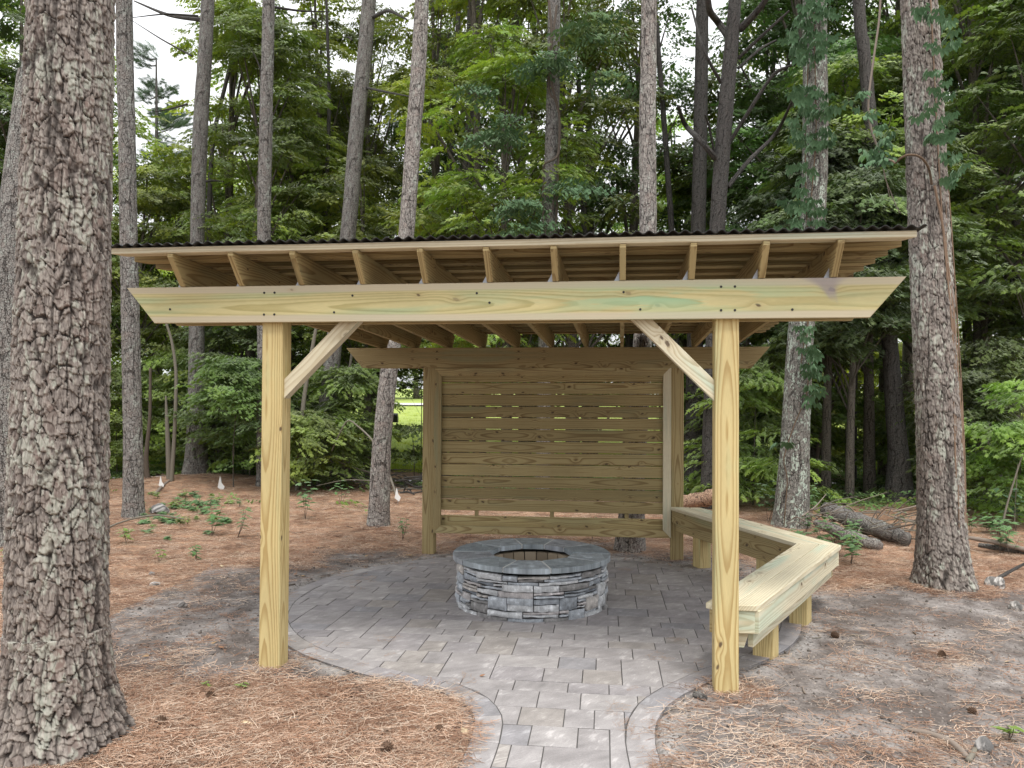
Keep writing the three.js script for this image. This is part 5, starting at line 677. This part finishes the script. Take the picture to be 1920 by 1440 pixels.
  { const Z = 29, p = at(735, 806, Z), y = height(p.x, Z), k = Z / F; const g = thing('grill', 'black box grill on legs standing on the bright lawn behind the pale pine', 'grill', V(p.x, y, p.z)); const b = new THREE.BoxGeometry(22 * k, 11 * k, 14 * k); b.translate(0, 17.5 * k + 0.03, 0); part('body', b, M.black, g); const t = new THREE.CylinderGeometry(6 * k, 6 * k, 21 * k, 14, 1, false, 0, Math.PI); t.rotateZ(Math.PI / 2); t.translate(0, 23.2 * k + 0.03, 0); part('lid', t, M.black, g); for (const x of [-9, 9]) for (const z of [-5, 5]) { const l = new THREE.CylinderGeometry(0.8 * k, 0.8 * k, 13 * k, 6); l.translate(x * k, 6.4 * k, z * k); part('leg', l, M.black, g); } partNames(g); }
  stick('wood_offcut', 'round cut stub of wood lying beside the right front post', 'wood offcut', [[1302, 1309, 0, 0.02], [1312, 1312, 0, 0.021], [1322, 1317, 0, 0.02]], undefined, M.pine);
  stick('large_stick', 'thick bare stick on the soil in the lower right corner', 'stick', [[1690, 1373, 0, 0.006], [1720, 1380, 0, 0.012], [1752, 1390, 0, 0.016], [1782, 1402, 0, 0.016], [1802, 1418, 0, 0.015], [1813, 1430, 0, 0.014]], undefined, M.deadwood);
  stick('large_stick', 'short pale stick end beside the lower right rock', 'stick', [[1815, 1436, 0, 0.013], [1824, 1424, 0, 0.013], [1832, 1410, 0, 0.012]], undefined, M.twigPale); stick('curved_stick', 'curved twig on the needle bed in the lower left foreground', 'stick', [[371, 1440, 0, 0.006], [366, 1420, 0, 0.007], [366, 1405, 0, 0.006], [376, 1391, 0, 0.004]], undefined, M.twigPale); stick('curved_stick', 'straight twig with green sprouts left of the path', 'stick', [[280, 1286, 0, 0.006], [330, 1286, 0, 0.007], [370, 1290, 0, 0.008], [420, 1294, 0, 0.006]], undefined, M.deadwood);
  { const p = onGround(465, 1362); const o = part('wood_chip', plank([[0, 0], [0.075, 0.003], [0.082, 0.02], [0.004, 0.026]], 0.006, 9, { bevel: 0.001 }), std([0.7, 0.56, 0.36]), scene); o.position.set(p.x - 0.04, height(p.x, -p.z) + 0.012, p.z); o.rotation.set(-Math.PI / 2 + 0.1, 0, -0.45); tag(o, 'pale sawn wood chip on the needles left of the path', 'wood chip'); }
  // pine cones
  const cone = (() => { const l = []; const c = new THREE.SphereGeometry(1, 8, 6); c.scale(0.017, 0.03, 0.017); l.push(c); for (let k = 0; k < 70; k++) { const y = -0.9 + 1.8 * (k + 0.5) / 70, a = k * 2.39996, r = 0.022 * Math.sqrt(Math.max(0.05, 1 - y * y)) + 0.003, g = new THREE.ConeGeometry(0.0065, 0.016, 4); g.rotateX(Math.PI / 2 - 0.5); g.scale(1, 0.6, 1); g.rotateY(0); g.translate(0, y * 0.031, r - 0.002); g.rotateY(a); l.push(g); } return merge(l); })(), coneM = std([0.11, 0.065, 0.04]);
  for (const [u, v, s, label] of [[725, 1415, 1.15, 'open pine cone on the needles left of the path at the bottom'], [395, 1312, 1, 'small pine cone on the needles under the left front post'], [302, 1386, 1.1, 'pine cone beside the foot of the thick foreground pine'], [1566, 1198, 1, 'dark pine cone on the soil under the bench end'], [823, 1374, 0.8, 'little pine cone at the left edge of the path'], [1766, 1238, 1, 'broken pine cone on the soil at the right'], [1823, 1340, 0.8, 'pine cone scrap on the soil near the right edge']]) { const p = onGround(u, v), o = part('pine_cone', cone, coneM, scene); o.position.set(p.x, height(p.x, -p.z) + 0.02 * s, p.z); o.rotation.set(1.2 + R() * 0.5, R() * 6, R()); o.scale.setScalar(s); tag(o, label, 'pine cone'); }
  // scattered twigs and dead leaves one could count
  for (let k = 0; k < 70; k++) { let x, Z, sd; do { const far = R() < 0.35; x = far ? -6 + 13 * R() : (R() < 0.4 ? -1.7 + 1.3 * R() : 1 + 3.2 * R()); Z = far ? 7.4 + 4 * R() : 3.7 + 3.2 * R(); sd = nearPatio(x, Z); } while (sd < 0.08 || Math.hypot(x + 2.14, Z - 3.8) < 0.5); const a = R() * 6.28, l = 0.05 + 0.16 * R() * R() + (Z > 7 ? 0.15 * R() : 0), r = 0.0022 + 0.0035 * R(), pts = [-1, 0, 1].map((t) => { const px = x + Math.cos(a) * l * t * 0.5 - Math.sin(a) * 0.12 * l * (t * t) * (R() - 0.5), pz = Z + Math.sin(a) * l * t * 0.5; return { p: ground3(px, pz, r * 1.5).sub(V(x, 0, -Z)), r: r * (1 - 0.25 * t) }; }); const o = part('twig', tube(pts, 5, 5), [M.twig, M.twigPale, M.deadwood][k % 3], scene); o.position.set(x, 0, -Z); tag(o, 'short dead twig lying on the soil and needles round the patio', 'twig', 'twigs scattered on the ground'); }
  const dl = soup((() => { const t = []; leafTris('oval', 0.075, new THREE.Matrix4(), t); return t; })()), dlM = [std([0.42, 0.28, 0.15]), std([0.5, 0.4, 0.26]), std([0.30, 0.16, 0.09])];
  for (let k = 0; k < 34; k++) { let x, Z, sd; do { x = -4 + 8.5 * R(); Z = 3.7 + 6 * R(); sd = nearPatio(x, Z); } while (sd < 0.05 || Math.hypot(x + 2.14, Z - 3.8) < 0.5); const o = part('dead_leaf', dl, dlM[k % 3], scene); o.position.copy(ground3(x, Z, 0.014)); o.rotation.set((R() - 0.5) * 0.6, R() * 6.28, (R() - 0.5) * 0.6); o.scale.setScalar(0.6 + 0.7 * R()); tag(o, 'dry tan leaf lying on the ground round the patio', 'dead leaf', 'dead leaves on the ground'); }
  for (const [u, v, m, label] of [[899, 1271, 2, 'small reddish leaf on the pavers in front of the fire pit'], [866, 1372, 1, 'curled tan leaf at the left edge of the path'], [676, 1424, 1, 'long pale leaf on the needles at the bottom of the picture']]) { const p = onGround(u, v), o = part('dead_leaf', dl, dlM[m], scene); o.position.set(p.x, (u === 899 ? level(-p.z) + 0.012 : height(p.x, -p.z) + 0.016), p.z); o.rotation.set(0.2, u, 0.15); o.scale.setScalar(m === 2 ? 0.55 : 1.1); tag(o, label, 'dead leaf'); }
  // seedlings and herbs
  const herb = (label, x, Z, h, n, size, leaf, mat, group) => { const q = rngOf((x * 1000 + Z * 77) | 0), g = thing('seedling', label, 'seedling', ground3(x, Z, -0.01), group), tr = [], st = [], ns = 1 + (n > 8) * 2; for (let s = 0; s < ns; s++) { const lx = (q() - 0.5) * h * 0.7, lz = (q() - 0.5) * h * 0.7, t = V(lx, h * (0.7 + 0.4 * q()), lz); st.push(tube([{ p: V(0, 0, 0), r: 0.003 }, { p: t.clone().multiplyScalar(0.5).add(V(0.01, 0, 0)), r: 0.0025 }, { p: t, r: 0.0015 }], 4, 4, { cap: false })); const m = Math.ceil(n / ns); for (let k = 0; k < m; k++) { const f = 0.35 + 0.65 * (k + 1) / m, a = k * 2.4 + q(); leafTris(leaf, size * (0.7 + 0.5 * q()), euler((q() - 0.5) * 0.5, a, 0.25 - 0.6 * q(), t.x * f, t.y * f, t.z * f), tr); } } part('foliage', soup(tr), mat, g); part('stem', merge(st), M.twig, g); return g; };
  const GA = 'seedlings among the needles left of the pavilion', GB = 'seedlings near the brush pile right of the bench';
  for (let k = 0; k < 58; k++) { const u = 215 + 265 * (0.25 * R() + 0.75 * (R() + R()) / 2), v = 930 + 95 * R() * (0.4 + 0.6 * R()), p = onGround(u, v); herb('small green seedling among the needles left of the pavilion', p.x, -p.z, 0.05 + 0.16 * R() * R(), 10 + ((R() * 20) | 0), 0.055 + 0.06 * R(), R() < 0.5 ? 'oval' : 'star', R() < 0.3 ? L.bright : L.herb, GA); }
  for (let k = 0; k < 26; k++) { const u = 1500 + 420 * R(), v = 985 + 60 * R(), p = onGround(u, v); if (Math.hypot(p.x - 3.97, -p.z - 7.2) < 0.5) continue; herb('small green seedling near the brush pile right of the bench', p.x, -p.z, 0.12 + 0.25 * R(), 8 + ((R() * 14) | 0), 0.08 + 0.05 * R(), R() < 0.6 ? 'oval' : 'star', R() < 0.2 ? L.bright : L.herb, GB); }
  for (const [u, v, h, n, s, leaf, m, label] of [[572, 975, 0.55, 26, 0.15, 'oval', L.herb, 'leafy green seedling right of the left front post'], [640, 945, 0.4, 18, 0.12, 'oval', L.herb, 'seedling left of the pale leaning pine'], [397, 1005, 0.5, 30, 0.13, 'oval', L.herb, 'tallest bright seedling on the needles left of the post'], [445, 1010, 0.4, 16, 0.11, 'oval', L.herb, 'seedling just left of the left front post'], [236, 1022, 0.2, 16, 0.10, 'oval', L.bright, 'pale green sprout at the right side of the thick foreground pine'], [298, 1056, 0.14, 12, 0.08, 'oval', L.bright, 'yellow green sprout on the needles near the bare soil'], [368, 1052, 0.18, 18, 0.09, 'oval', L.herb, 'flat green sprout at the edge of the bare soil'], [755, 1012, 0.34, 30, 0.07, 'oval', L.herb, 'small bushy plant left of the screen post'], [1595, 1060, 0.42, 34, 0.12, 'oval', L.herb, 'leafy plant at the outer corner of the bench'], [1570, 1045, 0.5, 26, 0.12, 'oval', L.herb, 'plant tucked behind the bench corner'], [1905, 1000, 0.75, 30, 0.17, 'oval', L.vine, 'long leaved plant at the right edge above the poles'], [1880, 1040, 0.4, 20, 0.12, 'oval', L.herb, 'low plant under the long leaved plant'], [1520, 985, 0.55, 26, 0.12, 'oval', L.herb, 'plant at the right foot of the lichen covered pine'], [1440, 985, 0.6, 30, 0.12, 'star', L.deep, 'plant left of the lichen covered pine behind the bench'], [388, 1292, 0.05, 5, 0.05, 'oval', L.bright, 'tiny yellow green sprout on the twig left of the path'], [450, 1292, 0.07, 6, 0.05, 'oval', L.bright, 'tiny sprout on the needles below the left front post'], [1890, 1392, 0.10, 9, 0.07, 'oval', L.bright, 'yellow green sprout in the lower right corner'], [20, 1065, 0.25, 14, 0.09, 'oval', L.bright, 'sprouts at the left edge beyond the thick foreground pine'], [1110, 1014, 0.3, 16, 0.1, 'oval', L.herb, 'plant seen under the screen behind the fire pit']]) { const p = onGround(u, v); herb(label, p.x, -p.z, h, n, s, leaf, m); }
}

// ---------- needles, clods and ground cover that nobody could count ----------
{
  const R = rngOf(818), geos = [0, 1, 2].map((s) => { const q = rngOf(900 + s), tr = []; for (let k = 0; k < 16; k++) { const x = (q() - 0.5) * 0.22, z = (q() - 0.5) * 0.22, a = q() * 6.28, l = 0.05 + 0.07 * q(), b = (q() - 0.5) * 0.05, w = 0.0011; let px = x - Math.cos(a) * l / 2, pz = z - Math.sin(a) * l / 2, py = 0.002 + 0.012 * q(); for (let i = 0; i < 2; i++) { const t = (i + 1) / 2, nx = x + Math.cos(a) * l * (t - 0.5) - Math.sin(a) * b * (t * (1 - t) * 4), nz = z + Math.sin(a) * l * (t - 0.5) + Math.cos(a) * b * (t * (1 - t) * 4), ny = py + (q() - 0.45) * 0.010; const sx = -Math.sin(a) * w, sz = Math.cos(a) * w; tr.push([[px - sx, py, pz - sz], [px + sx, py, pz + sz], [nx + sx, ny, nz + sz]], [[px - sx, py, pz - sz], [nx + sx, ny, nz + sz], [nx - sx, ny, nz - sz]], [[px, py + w, pz], [nx, ny + w, nz], [nx + sx, ny - w, nz + sz]]); px = nx; pz = nz; py = Math.max(0.001, ny); } } return soup(tr); });
  const root = new THREE.Group(); root.name = 'pine_needles'; tag(root, 'fallen orange brown pine needles covering the woodland floor', 'pine needles'); kind(root, 'stuff'); scene.add(root);
  const mats = [[], [], []], tints = [[], [], []], tones = [[0.98, 0.63, 0.43], [0.78, 0.46, 0.30], [1.2, 0.88, 0.66], [0.5, 0.30, 0.20], [1.35, 1.08, 0.85]];
  const add = (x, Z, s) => { const k = (R() * 3) | 0, t = tones[(R() * 5) | 0], b = 0.8 + 0.5 * R(); mats[k].push(euler((R() - 0.5) * 0.2, R() * 6.28, (R() - 0.5) * 0.2, x, height(x, Z) + 0.001, -Z, s)); tints[k].push(new THREE.Color(t[0] * b, t[1] * b, t[2] * b)); };
  for (let k = 0; k < 26000; k++) { const Z = 3.5 + 13 * Math.pow(R(), 1.7), half = 0.72 * Z + 0.3, x = (R() * 2 - 1) * half, sd = nearPatio(x, Z); if (sd < 0.03) continue; const b = bare(x, Z, sd); if (R() < b * 0.93) continue; if (Math.hypot(x + 2.14, Z - 3.79) < 0.3) continue; add(x, Z, 0.8 + 0.5 * R()); }
  const lpos = (x, z) => { const p = loc(x, 0, z); return [p.x, -p.z]; };
  for (const [x, Z, r, n] of [[-2.2, 3.79, 0.34, 190], [3.97, 7.24, 0.30, 150], [-5.68, 11.87, 0.2, 60], [-1.87, 11.1, 0.2, 60], [...lpos(0.07, 0.07), 0.1, 16], [...lpos(2.93, 0.07), 0.1, 24]]) for (let k = 0; k < n; k++) { const a = R() * 6.28, d = r + 0.2 * R() * R(); add(x + Math.cos(a) * d, Z + Math.sin(a) * d, 0.7 + 0.5 * R()); }
  for (let k = 0; k < 70; k++) { const i = (R() * OUT.length) | 0, q = R() * R() * 0.35, x = lerp(OUT[i][0], PC.x, q), Z = lerp(OUT[i][1], PC.Z, q), kk = (R() * 3) | 0; if (Z < 3.6) continue; mats[kk].push(euler(0, R() * 6.28, 0, x, level(Z) + 0.008, -Z, 0.35 + 0.4 * R())); tints[kk].push(new THREE.Color(0.9, 0.6, 0.4)); }
  geos.forEach((g, k) => instanced('needle_litter', g, std([0.46, 0.46, 0.46], { roughness: 0.8 }), mats[k], root, tints[k]));
  const clod = [lump(5, 1, 0.6, 0.9, 1, 0.4), lump(9, 1, 0.7, 0.8, 1, 0.4)], cm = [[], []], ct = [[], []];
  for (let k = 0; k < 34000; k++) { const Z = 3.6 + 6.4 * Math.pow(R(), 1.4), x = (R() * 2 - 1) * Math.min(4.6, 0.72 * Z), sd = nearPatio(x, Z); if (sd < 0.02) continue; if (R() > bare(x, Z, sd) * 0.95 + 0.03) continue; const s = 0.0035 + 0.011 * R() * R() * R() + (R() < 0.03 ? 0.014 * R() : 0), i = k & 1; cm[i].push(euler(R(), R() * 6.28, R(), x, height(x, Z) + s * 0.2, -Z, s)); const b = R() < 0.4 ? 0.35 + 0.3 * R() : 0.7 + 0.9 * R(); ct[i].push(new THREE.Color(b, b * 0.95, b * 0.9)); }
  const r2 = new THREE.Group(); r2.name = 'soil_crumbs'; tag(r2, 'loose grey crumbs of soil and grit round the paving', 'soil crumbs'); kind(r2, 'stuff'); scene.add(r2); clod.forEach((g, i) => instanced('crumbs', g, std([0.24, 0.22, 0.205]), cm[i], r2, ct[i]));
  // low green cover beyond the trees and lawn grass
  const r3 = new THREE.Group(); r3.name = 'ground_cover'; tag(r3, 'low leafy plants covering the ground under the far trees', 'ground cover'); kind(r3, 'stuff'); scene.add(r3); const gm = [[], []], gt = [[], []];
  for (let k = 0; k < 5200; k++) { const Z = 12.2 + 8.5 * R(), x = (R() * 2 - 1) * 0.78 * Z, u = 960 + x / Z * F; if (u > 690 && u < 805) continue; if (u < 700 && Z < 17 && R() < 0.97) continue; if (u > 700 && u < 1450 && Z < 14.5) continue; if (u >= 1450 && Z < 12.6 && R() < 0.6) continue; const i = k & 1; gm[i].push(euler((R() - 0.5) * 0.6, R() * 6.28, 0.25 * R(), x, height(x, Z) + 0.05 + 0.28 * R() * R(), -Z, 0.6 + 0.5 * R())); gt[i].push(tint(R, 0.6, 1.5, 0.5)); }
  instanced('low_leaves', SPRAY.star[1], L.maple, gm[0], r3, gt[0]); instanced('low_leaves', SPRAY.oval[1], L.herb, gm[1], r3, gt[1]);
  const blade = (() => { const q = rngOf(4), tr = []; for (let k = 0; k < 26; k++) { const x = (q() - 0.5) * 0.5, z = (q() - 0.5) * 0.5, h = 0.06 + 0.08 * q(), a = q() * 6.28, w = 0.006; tr.push([[x - w * Math.cos(a), 0, z - w * Math.sin(a)], [x + w * Math.cos(a), 0, z + w * Math.sin(a)], [x + (q() - 0.5) * 0.06, h, z + (q() - 0.5) * 0.06]]); } return soup(tr); })(); const bm = [], bt = [];
  for (let k = 0; k < 9000; k++) { const Z = 18.8 + 26 * R() * R(), x = (R() * 2 - 1) * 0.72 * Z; bm.push(euler(0, R() * 6.28, 0, x, height(x, Z), -Z, 0.45 + 0.4 * R())); bt.push(tint(R, 1.0, 1.5, 0.9)); }
  const r4 = new THREE.Group(); r4.name = 'lawn_grass'; tag(r4, 'short bright lawn grass beyond the wood', 'grass'); kind(r4, 'stuff'); scene.add(r4); instanced('grass', blade, L.bright, bm, r4, bt);
}

// ---------- beyond the wood ----------
{
  const pos = [], idx = []; const n = 40; for (let i = 0; i <= n; i++) { const x = lerp(-60, 60, i / n), w = 3 * Math.sin(x * 0.05); for (const Z of [43 + w, 47.5 + w]) pos.push(x, height(x, Z) + 0.06, -Z); } for (let i = 0; i < n; i++) { const a = 2 * i; idx.push(a, a + 2, a + 1, a + 2, a + 3, a + 1); } const g = new THREE.BufferGeometry(); g.setAttribute('position', new THREE.Float32BufferAttribute(pos, 3)); g.setIndex(idx); g.computeVertexNormals(); const o = part('drive', g, std([0.55, 0.53, 0.50]), scene); o.userData = { kind: 'structure', label: 'pale driveway crossing beyond the lawn', category: 'driveway' };
  const house = (label, u, Z, w, h, d, turn, wallC, roofC) => { const x = (u - 960) / F * Z, b = thing('house', label, 'house', V(x, height(x, Z) - 0.1, -Z)); b.rotation.y = turn; const wb = new THREE.BoxGeometry(w, h, d); wb.translate(0, h / 2, 0); part('wall', wb, std(wallC), b); const s = new THREE.Shape(); s.moveTo(-d / 2 - 0.4, 0); s.lineTo(d / 2 + 0.4, 0); s.lineTo(0, d * 0.3); const r = new THREE.ExtrudeGeometry(s, { depth: w + 0.6, bevelEnabled: false }); r.clearGroups(); r.rotateY(Math.PI / 2); r.translate(-w / 2 - 0.3, h + 0.002, 0); part('roof', r, std(roofC), b); for (const k of [-0.3, 0.0, 0.3]) { const f = new THREE.BoxGeometry(1.1, 1.5, 0.1); f.translate(k * w, h * 0.55, d / 2 + 0.04); const wm = part('window', f, M.white, b); const p = new THREE.BoxGeometry(0.9, 1.3, 0.1); p.translate(k * w, h * 0.55, d / 2 + 0.06); part('pane', p, std([0.05, 0.06, 0.07], { roughness: 0.2 }), wm); } partNames(b); };
  house('white house glimpsed through the leaves beside the slender left pine', 205, 46, 9, 3.2, 7, 0.3, [0.72, 0.75, 0.8], [0.14, 0.14, 0.15]); house('pale house glimpsed between the screen and the right front post', 1315, 52, 8, 3.4, 7, -0.2, [0.75, 0.74, 0.72], [0.12, 0.12, 0.13]);
  const R = rngOf(99); let k = 0; for (const [u, Z, h, w] of [[60, 58, 13, 5], [180, 66, 15, 5], [300, 60, 10, 4.5], [395, 72, 13, 5], [500, 62, 11, 5], [600, 70, 13, 5.5], [690, 62, 12, 5], [780, 66, 11, 5], [880, 70, 15, 6], [980, 62, 15, 5.5], [1080, 68, 16, 6], [1180, 60, 14, 5.5], [1280, 66, 10, 5], [1380, 60, 13, 5], [1480, 68, 15, 6], [1580, 60, 15, 6], [1700, 64, 17, 6], [1820, 58, 16, 6], [1950, 62, 17, 6]]) leafyTree('far_tree', 'hazy broadleaf tree standing far beyond the lawn', 'tree', (u - 960) / F * Z, Z, { seed: 1500 + k++ * 3, h, w, low: 0.08, clumps: 60, per: 16, clump: 1.5, size: 2.6, leaf: 'fine', mat: L.far, group: 'trees far beyond the lawn', r: 0.25 });
  // distant pines whose boughs show against the sky at the upper left
  for (const [u, Z, h, s, label] of [[285, 31, 14.5, 71, 'tall hazy pine with drooping boughs against the sky at the upper left'], [585, 34, 12.0, 75, 'hazy pine behind the slim grey pine'], [505, 40, 9.5, 79, 'low hazy pine in the gap behind the slim grey pine'], [1290, 36, 11.5, 83, 'hazy pine in the gap left of the forked hardwood'], [730, 38, 14, 87, 'hazy pine in the sky gap left of the pale leaning pine']]) { const x = (u - 960) / F * Z, b = V(x, height(x, Z) - 0.1, -Z), g = thing('far_pine', label, 'pine tree', b); part('trunk', tube([{ p: V(0, 0, 0), r: 0.17 }, { p: V(0.1, h * 0.5, 0), r: 0.12 }, { p: V(0, h, 0), r: 0.03 }], 8, 12, { rep: 1 }), M.dark, g); pineCrown(g, V(0, h, 0), s, 20, 2.6, h * 0.62); partNames(g); }
}
renderer.render(scene, camera);
